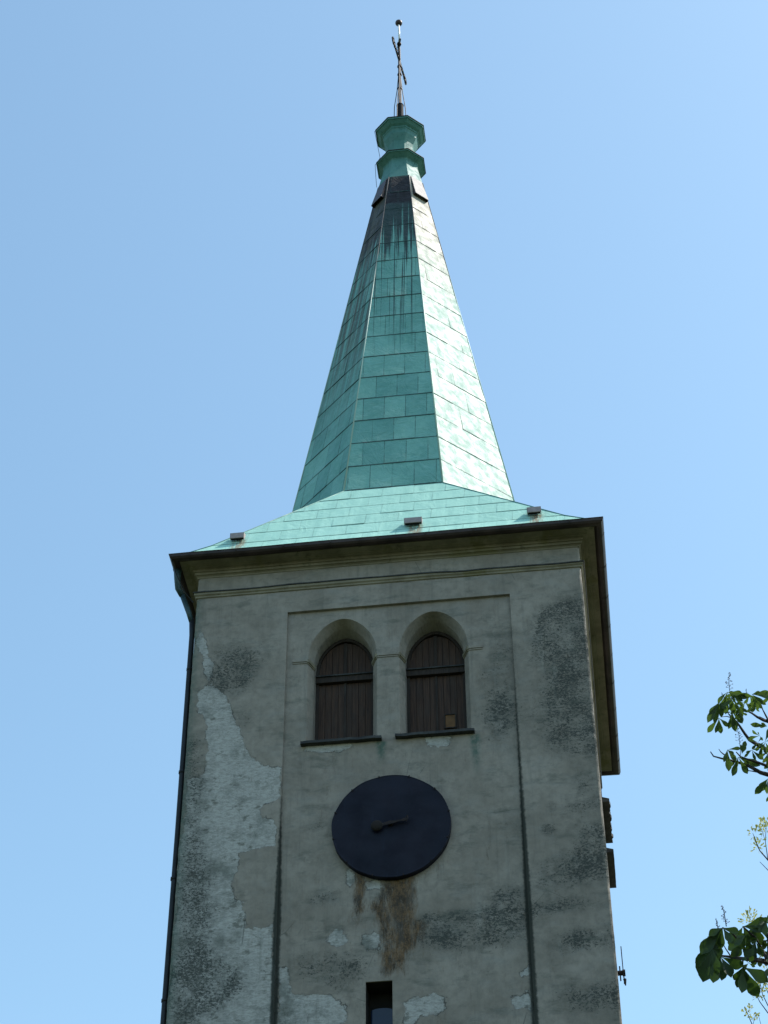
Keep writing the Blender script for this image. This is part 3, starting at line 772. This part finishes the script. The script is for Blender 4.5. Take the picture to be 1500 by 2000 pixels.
# skirt roof with sprocketed eaves
E = .36; ZE = 25.685
ec = [Vector((XL-E, -E, ZE)), Vector((XR+E, -E, ZE)), Vector((XR+E, YB+E, ZE)), Vector((XL-E, YB+E, ZE))]
pairs = [(0, 0, 7), (1, 1, 2), (2, 4, 3), (3, 5, 6)]      # corner, octagon vertex on its two sides
def midp(c, o, t=.2): p = c.lerp(o, t); return p-Vector((0, 0, .075))
rs = Sheets()
sides = [(0, 1, 0, 1), (1, 2, 2, 3), (2, 3, 4, 5), (3, 0, 6, 7)]
for (a, b, oa, ob2) in sides:
    A_, B_ = ec[a], ec[b]; OA, OB = ob_[oa], ob_[ob2]
    ma, mb2 = midp(A_, OA), midp(B_, OB)
    rs.panel(A_, B_, mb2, ma, .6, .62, (0, 1.9, 0), off=.2, v0=0, lip=.007)
    rs.panel(ma, mb2, OB, OA, .50, .62, (0, 1.9, 0), off=.45, v0=.6, lip=.007)
cornq = [(0, 7, 0), (1, 1, 2), (2, 3, 4), (3, 5, 6)]
for (c, oa, ob2) in cornq:
    C_ = ec[c]; OA, OB = ob_[oa], ob_[ob2]
    ma, mb2 = midp(C_, OA), midp(C_, OB)
    rs.panel(C_, C_, mb2, ma, .6, .62, (0, 1.9, 0))
    rs.panel(ma, mb2, OB, OA, .5, .62, (0, 1.9, 0))
roof = rs.build('skirt_roof', M['copper'])
for (c, oa, ob2) in cornq:
    for o_ in (oa, ob2):
        hs = MB(); hs.tube([ec[c], midp(ec[c], ob_[o_]), ob_[o_]], .014, 8); sub(hs, 'hip_seam', M['copper2'], roof, smooth=True)
uc = MB(); lo = Vector((0, 0, -.03))
for (a, b, oa, ob2) in sides: 
    A_, B_ = ec[a], ec[b]; OA, OB = ob_[oa], ob_[ob2]; ma, mb2 = midp(A_, OA), midp(B_, OB)
    uc.add([A_+lo, B_+lo, mb2+lo, ma+lo], [(0, 1, 2, 3)]); uc.add([ma+lo, mb2+lo, OB+lo, OA+lo], [(0, 1, 2, 3)])
for (c, oa, ob2) in cornq:
    C_ = ec[c]; OA, OB = ob_[oa], ob_[ob2]; ma, mb2 = midp(C_, OA), midp(C_, OB)
    uc.add([C_+lo, mb2+lo, ma+lo], [(0, 1, 2)]); uc.add([ma+lo, mb2+lo, OB+lo, OA+lo], [(0, 1, 2, 3)])
uc.add([c+lo for c in ec], [(3, 2, 1, 0)])
sub(uc, 'boarding', M['lead'], None).parent = roof
# three little vent hoods on the front slope
sl = (Vector((0, AY-A0, Z0))-Vector((0, -E, ZE))).normalized(); nrm = Vector((0, -sl.z, sl.y))
for x0 in (-2.80, .50, 2.74):
    base = Vector((x0, -E, ZE)).lerp(Vector((x0, AY-A0, Z0)), .205)
    vm = MB(); wd = .13 if x0 != .5 else .165
    def hp(u, up_, out_): return base+Vector((u, 0, 0))+sl*up_+nrm*out_
    # box hood: upright front plate, lid running back into the slope, underside filled by a near-black block
    F0, F1, Bk, Bb = (.0, .06), (.105, .118), (.24, .02), (.26, .0)
    P_ = [hp(-wd, *F0), hp(wd, *F0), hp(wd, *F1), hp(-wd, *F1), hp(-wd, *Bk), hp(wd, *Bk)]
    Q_ = [p-nrm*.012 for p in P_]
    vm.add(P_+Q_, [(0,1,2,3),(3,2,5,4),(9,8,7,6),(10,11,8,9),(0,6,7,1)])
    for s_g in (-1, 1):
        e = Vector((wd*s_g, 0, 0)); q = Vector((-.01*s_g, 0, 0))
        tri = [hp(wd*s_g, .01, .0), hp(wd*s_g, *F0), hp(wd*s_g, *F1), hp(wd*s_g, *Bk), hp(wd*s_g, *Bb)]
        vm.add(tri+[p+q for p in tri], [(0,1,2,3,4),(9,8,7,6,5),(0,5,6,1),(1,6,7,2),(2,7,8,3),(3,8,9,4),(4,9,5,0)])
    vh = B(vm, 'vent_hood', M['hood'])
    gm_ = MB(); gm_.obox(hp(0, .07, .025), Vector((1, 0, 0)), sl, nrm, wd-.014, .05, .022); sub(gm_, 'opening_shade', M['shade_fill'], vh)  # dark block painting the shade under the hood

# ------------------------------------------------------------------ collars at the top of the spire
def lathe8(prof, name, mat, cap=True, par=None):
    m_ = MB(); m_.rings([[tuple(p) for p in regoct(r, z)] for r, z in prof], capt=cap)
    return B(m_, name, mat) if par is None else sub(m_, name, mat, par)
nk = lathe8([(.548, 40.16), (.50, 40.42), (.455, 40.66), (.425, 40.86), (.415, 41.0), (.43, 41.03), (.47, 41.06), (.56, 41.125)], 'spire_neck', M['copper2'], False)
lathe8([(.555, 41.12), (.57, 41.12), (.578, 41.165), (.565, 41.18), (.33, 41.33), (.30, 41.36)], 'lower_collar', M['copper2'], False)
lathe8([(.30, 41.33), (.295, 41.6), (.305, 41.74), (.325, 41.86), (.375, 41.99), (.405, 42.07), (.405, 42.17), (.42, 42.22), (.44, 42.24), (.44, 42.28), (.50, 42.32), (.575, 42.40)], 'spire_finial', M['copper2'], False)
lathe8([(.57, 42.395), (.59, 42.395), (.598, 42.455), (.58, 42.475), (.30, 42.66), (.10, 42.80), (.07, 42.85)], 'upper_collar', M['copper2'])
# dark rims
for r, z in ((.582, 41.16), (.602, 42.45)):
    m_ = MB(); pts = regoct(r, z)
    for k in range(8): m_.tube([pts[k], pts[(k+1) % 8]], .013, 6)
    B(m_, 'rim', M['lead'])
# hinged plates on the diagonal faces under the neck
for k in (1, 3, 5, 7):
    a, b = ob_[k], ob_[(k+1) % 8]; c, d = ot_[(k+1) % 8], ot_[k]
    def fp(u, v):
        L = a.lerp(d, v); R = b.lerp(c, v); return L.lerp(R, u)
    nrm_ = (b-a).cross(d-a).normalized()
    t1 = (40.16-Z0)/(Z1-Z0); t0 = (39.30-Z0)/(Z1-Z0)
    pts = [fp(.14, t0)+nrm_*.095, fp(.86, t0)+nrm_*.095, fp(.88, t1)+nrm_*.02, fp(.12, t1)+nrm_*.02]
    m_ = MB(); q = -nrm_*.018
    m_.add(pts+[p+q for p in pts], [(0,1,2,3),(7,6,5,4),(0,4,5,1),(1,5,6,2),(2,6,7,3),(3,7,4,0)])
    pl = B(m_, 'hinged_plate', M['plate'] if k < 5 else M['darkmetal'])  # left plates get a darker tin, their shaded side put into the colour
    m_ = MB()
    for u in (.14, .86):
        p0 = fp(u, t0)+nrm_*.003; p1 = fp(u, t0)+nrm_*.078; p2 = fp(u, t1)+nrm_*.012; e = (b-a).normalized()*.006
        m_.add([p0-e, p1-e, p2-e, p0+e, p1+e, p2+e], [(0,1,2),(5,4,3),(0,3,4,1),(1,4,5,2),(2,5,3,0)])
    sub(m_, 'cheek', M['darkmetal'], None).parent = pl

# ------------------------------------------------------------------ cross, rod and ball
cz = 45.60
base_ = MB(); base_.tube([(AX, AY, 42.78), (AX, AY, 43.68)], .085, 16); base_.tube([(AX, AY, 43.68), (AX, AY, 43.74)], [.095, .06], 16)
co = B(base_, 'cross', M['rusty']); co['label'] = 'openwork iron cross turned almost edge on'
cr = MB()
th = math.atan2(.26, -1.0)
# arm directions from the picture: the near end leans left, the far end right
def ray_z(X, Y, z):
    d = FW*FPX + RT*(X-750) - UP*(Y-1000); return CAM + d*((z-CAM.z)/d.z)
n1, n2 = ray_z(769.5, 73, cz), ray_z(796.5, 164, cz)
ad = (n1-n2); ad.z = 0; half = ad.length/2; ad.normalize()
half = min(half, 1.05)
upv = Vector((0, 0, 1)); c0 = Vector((AX, AY, cz))
def arm(o0, d, s, L, wid=.055, r=.021):
    for q in (-1, 1):
        pts = []
        for t, wq in ((0, wid), (.45, wid*.9), (.62, wid*.7), (.68, wid*1.9), (.78, wid*1.0), (.84, wid*2.3), (.93, wid*1.6), (1.0, .004)):
            pts.append(o0+d*L*t+s*wq*q)
        cr.tube(pts, r, 6)
    for t in (.2, .42, .66, .84):
        cr.tube([o0+d*L*t-s*wid, o0+d*L*t+s*wid], r*.8, 6)
arm(c0, ad, upv, half); arm(c0, -ad, upv, half); arm(c0, upv, (ad+RT*.5).normalized(), .92, .06, .020)
for q in (-1, 1):
    cr.tube([c0+ad*.045*q, c0+ad*.05*q-upv*.8, c0+ad*.06*q-upv*1.95], [.016, .018, .022], 6)
cr.tube([c0-upv*1.95, c0+upv*.3], [.045, .034], 8)
for z in (45.0, 44.4, 45.35, 46.35): cr.tube([(AX, AY, z-.02), (AX, AY, z+.02)], .06, 8)
for t in (0, pi/2, pi, 3*pi/2):
    cr.tube([c0+(ad*cos(t)+upv*sin(t))*.13, c0+(ad*cos(t+.78)+upv*sin(t+.78))*.15, c0+(ad*cos(t+pi/2)+upv*sin(t+pi/2))*.13], .010, 6)
sub(cr, 'tracery', M['iron'], None).parent = co
for (dx, dy, zt_) in ((-.14, -.05, 45.1), (.13, .06, 45.0), (-.02, .16, 45.2), (-.06, -.14, 44.9)):
    sw2 = MB(); sw2.tube([(AX+dx*.15, AY+dy*.15, zt_), (AX+dx*.5, AY+dy*.5, 44.3), (AX+dx*1.0, AY+dy, 43.6), (AX+dx*1.15, AY+dy*1.2, 42.75)], .011, 6); sub(sw2, 'stay_rod', M['iron'], co)
rd = MB(); rd.tube([(AX+.01, AY, 46.45), (AX, AY, 47.25)], .024, 12); sub(rd, 'rod', M['white'], None, smooth=True).parent = co
bl = MB(); bl.rings([[(AX+.095*sin(pi*i/12)*cos(2*pi*k/20), AY+.095*sin(pi*i/12)*sin(2*pi*k/20), 47.30-.095*cos(pi*i/12)) for k in range(20)] for i in range(13)])
sub(bl, 'ball', M['darkmetal'], None, smooth=True).parent = co
# lightning conductor wire hanging down the left of the spire
wv = ot_[7]+Vector((-.03, -.03, 0))
lw = MB(); lw.tube([(AX-.1, AY-.05, 43.2), (AX-.35, AY-.15, 42.6), (AX-.63, AY-.24, 42.42), (AX-.56, AY-.2, 41.9), (AX-.50, AY-.19, 41.4), (AX-.62, AY-.22, 41.1), (AX-.60, AY-.24, 40.6), wv], .006, 6)
B(lw, 'lightning_conductor', M['iron'])
# ------------------------------------------------------------------ trees
def leaf_mat(name, c1, c2, tr, k=.45):
    g = N(name, .5); g.b.inputs['Specular IOR Level'].default_value = .35
    col = g.mix(g.step(g.noise(2.2, 5, .6), .3, .7), c1, c2)
    col = g.mix(g.step(g.noise(30, 4, .6), .5, .7, 0, .4), col, tuple(x*.6 for x in c1))
    g.done(col)
    t = g.n('ShaderNodeBsdfTranslucent'); t.inputs[0].default_value = (*tr, 1)
    mx = g.n('ShaderNodeMixShader'); mx.inputs[0].default_value = k
    g.t.links.new(g.b.outputs[0], mx.inputs[1]); g.t.links.new(t.outputs[0], mx.inputs[2])
    g.t.links.new(mx.outputs[0], g.t.nodes['Material Output'].inputs[0]); return g.m
M['leaf1'] = leaf_mat('chestnut_leaf', (.014, .034, .013), (.030, .062, .018), (.035, .07, .010), .32)
M['leaf2'] = leaf_mat('chestnut_leaf_far', (.024, .050, .020), (.045, .082, .026), (.08, .14, .02), .38)
M['leaf3'] = leaf_mat('pale_yellow_leaf', (.30, .33, .10), (.42, .44, .18), (.40, .42, .12), .4)
M['bark'] = simple('dark_bark', (.030, .025, .020), (.085, .070, .055), 5, .9, .7, 18, vec=(1, 1, .25))
M['twig'] = simple('dark_twig', (.018, .016, .016), (.045, .038, .032), 9, .85, .4, 40)
M['flower'] = simple('chestnut_flower', (.10, .085, .12), (.26, .22, .24), 25, .7, .2, 40)
def pd(X, Y, dist):
    d = (FW*FPX + RT*(X-750) - UP*(Y-1000)).normalized(); return CAM + d*dist
def proj(p):
    d = p-CAM; k = FPX/d.dot(FW); return 750+d.dot(RT)*k, 1000-d.dot(UP)*k
def leaflet(m_, p0, p1, wr, nrm, sag=.12, tipw=.62):
    """obovate leaflet with a folded midrib, drooping towards its tip"""
    d = p1-p0; L = d.length; d.normalize()
    s = d.cross(nrm).normalized(); n = s.cross(d)
    prof = [(0, .03), (.12, .10), (.30, .34), (.50, .72), (tipw, .95), (.74, 1.0), (.85, .78), (.93, .38), (1, 0)]
    vs = []; tw = random.uniform(-.5, .5)
    for t, wd in prof:
        c = p0 + d*L*t + n*L*sag*4*t*(1-t)
        w_ = wd*wr*L*.5; a = tw*t; s2 = s*cos(a)+n*sin(a); n2 = n*cos(a)-s*sin(a)
        vs += [c - s2*w_ + n2*w_*.35, c, c + s2*w_ + n2*w_*.35]
    m = len(prof)
    m_.add(vs, [(i*3, i*3+1, i*3+4, i*3+3) for i in range(m-1)]+[(i*3+1, i*3+2, i*3+5, i*3+4) for i in range(m-1)])
def rv(): return Vector((random.gauss(0, 1), random.gauss(0, 1), random.gauss(0, 1))).normalized()
def palmate(m_, tw_, P, out, L, n=6):
    out = out.normalized(); ax = (Vector((0, 0, -1))*.75 + out*.65).normalized()
    s = ax.cross(Vector((0, 0, 1))); s = s.normalized() if s.length > .1 else rv()
    u = s.cross(ax)
    for k in range(n):
        a = (k-(n-1)/2)*2.3/(n-1)*1.15+random.uniform(-.12, .12); l = L*(1-.33*abs(a)/1.4)*random.uniform(.85, 1.1)
        d = (ax*cos(a)+s*sin(a)+u*random.uniform(-.35, .15)).normalized()
        leaflet(m_, P, P+d*l, .36, (u+rv()*.35).normalized(), random.uniform(.04, .14))
def spike(m_, tw_, p0, p1, n=22, wr=.2):
    tw_.tube([p0, (p0+p1)/2+rv()*.01, p1], [.004, .003, .0015], 5)
    L = (p1-p0).length; d = (p1-p0).normalized()
    for i in range(n):
        t = .08+.92*i/n; r = L*wr*(1.05-t*.85)*random.uniform(.5, 1.1)
        s = rv(); s -= d*s.dot(d); s.normalize(); c = p0+d*L*t; q = c+s*r+d*r*.3
        tw_.tube([c, q], .0016, 4, False)
        for _ in range(5):
            e = q+rv()*L*.022; a = rv()*L*.028; b = rv()*L*.028
            m_.add([e-a, e+b, e+a, e-b], [(0, 1, 2, 3)])
def limb(m_, pts, r0, r1):
    n = len(pts); m_.tube(pts, [r0+(r1-r0)*(i/(n-1))**.8 for i in range(n)], 7)
def wav(a, b, n=6, k=.06):
    L = (b-a).length; return [a.lerp(b, i/n)+(rv()*L*k*(1 if 0 < i < n else 0)) for i in range(n+1)]
class Tree:
    def __init__(s, name, label, base, cat='tree'):
        s.root = empty(name, label, cat, base); s.leaves = MB(); s.tw = MB(); s.fl = MB(); s.tr = MB(); s.base = Vector(base)
    def finish(s, leafm, flm):
        out = [('trunk', s.tr, M['bark'], True), ('branches', s.tw, M['twig'], False), ('crown', s.leaves, leafm, True)]
        if s.fl.v: out.append(('flowers', s.fl, flm, False))
        for nm, mb_, mt, sm in out:
            mb_.v = [(a-s.base.x, b-s.base.y, c-s.base.z) for a, b, c in mb_.v]
            o = mb_.build(nm, mt, s.root, smooth=sm)
            if nm != 'trunk': o['kind'] = 'stuff'
    def trunk(s, top, r):
        b = s.base; P_ = [b+Vector((0, 0, -.1)), b+Vector((0, 0, .25))] + wav(b+Vector((0, 0, .7)), top, 6, .02)
        s.tr.tube(P_, [r*1.5, r*1.15]+[r*(1-.09*i) for i in range(7)], 14)
    def fill(s, cen, rad, nh, L, anchors):
        for _ in range(nh):
            d = rv(); k = random.random()**.45; P_ = cen+Vector((d.x*rad[0], d.y*rad[1], d.z*rad[2]))*k
            if noise.noise(P_*.55) < -.12: continue
            px, py = proj(P_)
            if px < 1540: continue
            a = min(anchors, key=lambda q: (q-P_).length)
            if random.random() < .5: s.tw.tube(wav(a, P_, 3, .05), [.018, .013, .008, .004], 4, False)
            for _ in range(random.randint(2, 4)):
                o = rv(); h = P_+o*random.uniform(.05, .3); palmate(s.leaves, s.tw, h, Vector((d.x, d.y, .1))+o*.6, L*random.uniform(.75, 1.15), random.choice((5, 6, 7)))
            if random.random() < .25: spike(s.fl, s.tw, P_, P_+Vector((0, 0, random.uniform(.15, .28)))+rv()*.03, 14)
def hubs(T_, conv, D, data, wr=.35, dv=.07):
    for hub, tips in data:
        X, Y = conv(*hub); d0 = D+random.uniform(-.25, .25); P_ = pd(X, Y, d0)
        for tp in tips:
            X2, Y2 = conv(*tp); q = pd(X2, Y2, d0+random.uniform(-dv, dv))
            n_ = (CAM-P_).normalized()+rv()*.45
            q = P_+(q-P_)*(1.05 if D < 20 else 1.14); leaflet(T_.leaves, P_, q, wr*random.uniform(.9, 1.15), n_.normalized(), random.uniform(-.05, .10))
def branch(T_, conv, D, lst):
    for pts, r0, r1 in lst:
        limb(T_.tw, [pd(*conv(*q), D+.1*math.sin(i*1.7)) for i, q in enumerate(pts)], r0, r1)

# near chestnut: the dark spray at the lower right edge
c4 = lambda x, y: (1350+x/7.14, 1720+y/7.14)
D1 = 15.5
E1 = pd(1500, 1885, D1)
base1 = (E1.x+3.3, E1.y+.6, 0)
t1 = Tree('chestnut_tree', 'near horse chestnut whose big dark drooping leaves reach in at the lower right edge', base1)
hubs(t1, c4, D1, [
    ((440,655), [(230,880),(140,1010),(330,960),(430,930),(560,860),(660,715),(250,760)]),
    ((330,800), [(100,1230),(170,1390),(230,1190),(330,1140),(180,1010),(400,1060)]),
    ((300,950), [(110,1290),(170,1395),(260,1320),(370,1300),(420,1000)]),
    ((410,1060), [(310,1412),(422,1380),(552,1342),(712,1190),(370,1260),(260,1230),(330,1030)]),
    ((720,1205), [(600,1380),(705,1552),(640,1480),(930,1605),(1062,1405),(780,1400),(680,1130)]),
    ((560,690), [(760,900),(640,1000),(840,850),(560,920),(500,830)]),
    ((720,640), [(660,760),(860,860),(980,700),(800,800),(1060,560)]),
    ((700,860), [(560,1060),(640,1060),(780,1040),(520,960),(880,960)]),
    ((880,620), [(1071,520),(1090,700),(980,860),(760,840),(850,880)]),
    ((900,850), [(760,1090),(880,1060),(1000,1040),(1080,900),(850,1150)]),
    ((960,1060), [(850,1170),(960,1200),(1060,1180),(1071,1000),(900,940)]),
    ((800,1150), [(740,1230),(890,1200),(860,1050),(720,1080)]),
    ((1040,560), [(940,600),(1100,480),(1120,640),(1030,760),(960,720)]),
    ((1060,820), [(1000,960),(1110,990),(1020,700),(1160,820),(960,880)]),
    ((1100,1180), [(1040,1330),(1120,1380),(1190,1290),(1060,1100)]),
    ((760,760), [(600,900),(690,960),(800,960),(900,820),(640,800)]),
], .42)
branch(t1, c4, D1, [([(1180,1170),(1071,1135),(900,1105),(720,1090),(560,1065),(400,1045)], .028, .007), ([(900,1105),(780,1010),(700,880),(560,720),(440,655)], .012, .005),
                    ([(1071,1135),(1000,980),(900,800),(720,640)], .014, .006), ([(560,1065),(480,950),(460,910)], .006, .003), ([(720,1090),(720,1205)], .007, .004), ([(1071,1135),(1080,900),(1040,560)], .014, .006)])
for a, b in (((490,640),(432,345)), ((385,690),(345,520))): spike(t1.fl, t1.tw, pd(*c4(*a), D1), pd(*c4(*b), D1), 18, .22)
top1 = Vector(base1)+Vector((0, 0, 8.6)); t1.trunk(top1, .26)
cn1 = E1+Vector((3.3, .8, .6)); anc1 = []
for k in range(9):
    a = 2*pi*k/9; e = cn1+Vector((cos(a)*1.7, sin(a)*1.9, random.uniform(-1.3, 2.0))); anc1.append(e)
    limb(t1.tw, wav(top1+Vector((0, 0, -random.uniform(0, 3))), e, 5, .05), .085, .02)
limb(t1.tw, wav(top1+Vector((0, 0, -1.4)), pd(*c4(1180,1170), D1), 6, .025), .085, .028)
t1.fill(cn1, (2.75, 3.0, 2.9), 330, .19, anc1)
t1.finish(M['leaf1'], M['flower'])

# farther chestnut: the lighter spray higher up
c3 = lambda x, y: (1350+x/6.667, 1300+y/6.667)
D2 = 26.
E2 = pd(1500, 1440, D2); base2 = (E2.x+4.4, E2.y+.8, 0)
t2 = Tree('chestnut_tree', 'taller horse chestnut behind, with bare dark twigs and upright flower spikes at the right edge above the middle spray', base2)
t2.root['label'] = 'farther horse chestnut with curved dark twigs and lighter leaves, midway down the right edge'
hubs(t2, c3, D2, [
    ((600,345), [(470,400),(540,420),(680,420),(760,400),(500,350)]),
    ((470,345), [(360,470),(380,600),(450,600),(560,600),(650,450),(620,370)]),
    ((370,470), [(232,712),(300,700),(390,650),(450,560),(250,620)]),
    ((500,345), [(760,390),(640,350),(700,420),(560,470)]),
    ((760,380), [(900,540),(820,520),(860,430),(700,480)]),
    ((790,375), [(1000,350),(940,470),(1060,420),(880,340)]),
    ((700,480), [(600,600),(640,680),(780,590),(820,540),(590,500)]),
    ((360,680), [(230,850),(320,855),(385,862),(480,780),(300,740)]),
    ((530,600), [(450,620),(490,800),(570,830),(655,735),(560,780)]),
    ((640,600), [(570,690),(660,735),(720,640),(700,590)]),
    ((820,540), [(885,590),(780,590),(730,600)]),
    ((990,790), [(795,765),(920,750),(905,800)]),
    ((890,915), [(805,850),(760,940),(870,870),(930,970)]),
    ((870,1000), [(750,960),(800,1080),(920,940),(940,1060)]),
    ((960,990), [(1030,830),(1060,960),(930,1090),(1020,1090),(870,1060)]),
    ((790,1100), [(700,1180),(835,1215),(925,1210),(720,1130),(880,1080)]),
    ((660,1150), [(650,1040),(710,1060),(700,1000)]),
    ((470,1095), [(430,1240),(487,1345),(575,1225),(625,1080),(550,1140)]),
    ((615,1190), [(545,1410),(600,1310),(720,1385),(865,1290),(760,1270),(520,1300)]),
    ((1000,1130), [(940,1250),(1000,1310),(1060,1290),(900,1180)]),
    ((1000,1470), [(848,1650),(935,1615),(990,1650),(1050,1600),(890,1560)]),
    ((1040,1000), [(980,1120),(1060,1150),(1100,1050),(1000,900)]),
    ((1040,1650), [(985,1760),(1030,1790),(1090,1750)]),
    ((560,430), [(430,520),(500,560),(600,560),(660,520),(460,440)]),
    ((620,520), [(520,620),(580,640),(640,700),(720,600)]),
    ((840,430), [(760,520),(870,560),(960,500),(800,590)]),
    ((930,1010), [(850,1100),(900,1160),(980,1140)]),
    ((740,1230), [(660,1300),(800,1310),(850,1300)]),
    ((1060,1240), [(960,1330),(1020,1380),(1090,1360)]),
    ((1060,400), [(950,470),(1040,540),(1120,500),(960,340)]),
], .30)
branch(t2, c3, D2, [([(1180,1190),(1000,1100),(930,1065),(850,1025),(760,970),(700,890),(640,800),(590,730),(530,680),(485,625)], .034, .008), ([(530,680),(460,660),(385,670)], .008, .004),
                    ([(1180,1470),(1000,1420),(900,1392),(820,1345),(720,1292),(600,1258),(500,1230),(400,1210),(290,1180),(252,1122)], .034, .007), ([(430,1160),(385,1125),(360,1088)], .009, .004),
                    ([(870,1388),(800,1375),(728,1365)], .010, .006), ([(1180,1360),(1000,1312),(870,1262),(740,1222),(640,1185),(585,1125)], .026, .007),
                    ([(1180,800),(1000,725),(940,710),(860,670),(790,620),(700,580)], .030, .008), ([(1010,720),(960,630),(930,570),(910,505)], .014, .005), ([(1000,725),(890,665)], .012, .006), ([(640,1185),(640,1040)], .005, .003)])
for a, b in (((500,335),(492,85)), ((635,1045),(598,805)), ((720,410),(718,300)), ((440,430),(390,350)), ((520,430),(540,360))): spike(t2.fl, t2.tw, pd(*c3(*a), D2), pd(*c3(*b), D2), 20, .26)
top2 = Vector(base2)+Vector((0, 0, 14.5)); t2.trunk(top2, .38)
cn2 = E2+Vector((4.4, .8, .3)); anc2 = []
for k in range(11):
    a = 2*pi*k/11; e = cn2+Vector((cos(a)*2.4, sin(a)*2.6, random.uniform(-2.5, 3.0))); anc2.append(e)
    limb(t2.tw, wav(top2+Vector((0, 0, -random.uniform(0, 5))), e, 5, .05), .11, .025)
for q in ((1180,1190),(1180,1470),(1180,1360),(1180,800)): limb(t2.tw, wav(top2+Vector((0, 0, -1.8)), pd(*c3(*q), D2), 6, .02), .09, .034)
t2.fill(cn2, (3.7, 3.9, 4.6), 520, .20, anc2)
t2.finish(M['leaf2'], M['flower'])

# pale fine-twigged tree behind both
c8 = lambda x, y: (1340+x/2.778, 1280+y/2.778)
D3 = 34.
E3 = pd(1500, 1800, D3); base3 = (E3.x+4.2, E3.y+.5, 0)
t3 = Tree('maple_tree', 'thin twigged tree with pale yellow green new leaves, just showing behind the chestnuts', base3)
def puff(T_, P_, r, n):
    for _ in range(n):
        d = rv(); e = P_+d*r*random.random()**.5; q = e+(d+Vector((0, 0, .5))).normalized()*.075
        leaflet(T_.leaves, e, q, .42, rv(), .05)
branch(t3, c8, D3, [([(520,1200),(444,1110),(400,1060),(375,1000),(362,965)], .016, .004), ([(520,1240),(444,1165),(400,1120)], .010, .004), ([(444,1110),(430,1010),(435,920)], .008, .004), ([(400,1060),(385,1035)], .005, .003), ([(430,1010),(408,935)], .005, .003),
                    ([(520,2010),(444,1940),(400,1880),(383,1845)], .012, .005), ([(520,1960),(444,1900),(415,1840),(398,1760)], .012, .004), ([(420,1760),(444,1830),(500,1930)], .006, .008), ([(318,1905),(340,1960),(362,2010),(420,2090)], .004, .010), ([(362,2010),(375,1950)], .004, .003), ([(450,2080),(405,2000),(395,1960)], .006, .003), ([(350,1480),(345,1440),(350,1420)], .004, .003)])
for (x, y, r, n) in ((372,965,.10,16),(408,930,.10,14),(437,905,.11,14),(385,1038,.09,14),(432,960,.08,8),(402,1000,.05,5),(345,1425,.13,26),(368,1438,.11,18),(325,1440,.07,8),(398,1800,.13,20),(395,1835,.10,14),(420,1765,.10,10),(345,1925,.09,8),(330,1950,.06,4),(362,1955,.09,7),(375,1985,.08,6),(436,1720,.1,8),(430,1550,.15,14),(410,1640,.12,10)):
    puff(t3, pd(*c8(x, y), D3), r*1.05, int(n*1.8))
top3 = Vector(base3)+Vector((0, 0, 15)); t3.trunk(top3, .28)
cn3 = E3+Vector((4.2, .5, -.5))
for k in range(260):
    d = rv(); P_ = cn3+Vector((d.x*3.4, d.y*3.4, d.z*4.2))*random.random()**.4
    if proj(P_)[0] < 1530: continue
    a = Vector((base3[0], base3[1], min(P_.z-.8, 17))); 
    t3.tw.tube(wav(a, P_, 5, .04), [.05, .035, .022, .014, .008, .004], 5, False)
    puff(t3, P_, .45, 26)
for q in ((520,1200),(520,2010),(520,1960),(420,2090),(520,1240),(450,2080)): limb(t3.tw, wav(top3+Vector((0, 0, -3.5)), pd(*c8(*q), D3), 6, .03), .05, .010)
t3.finish(M['leaf3'], M['leaf3'])
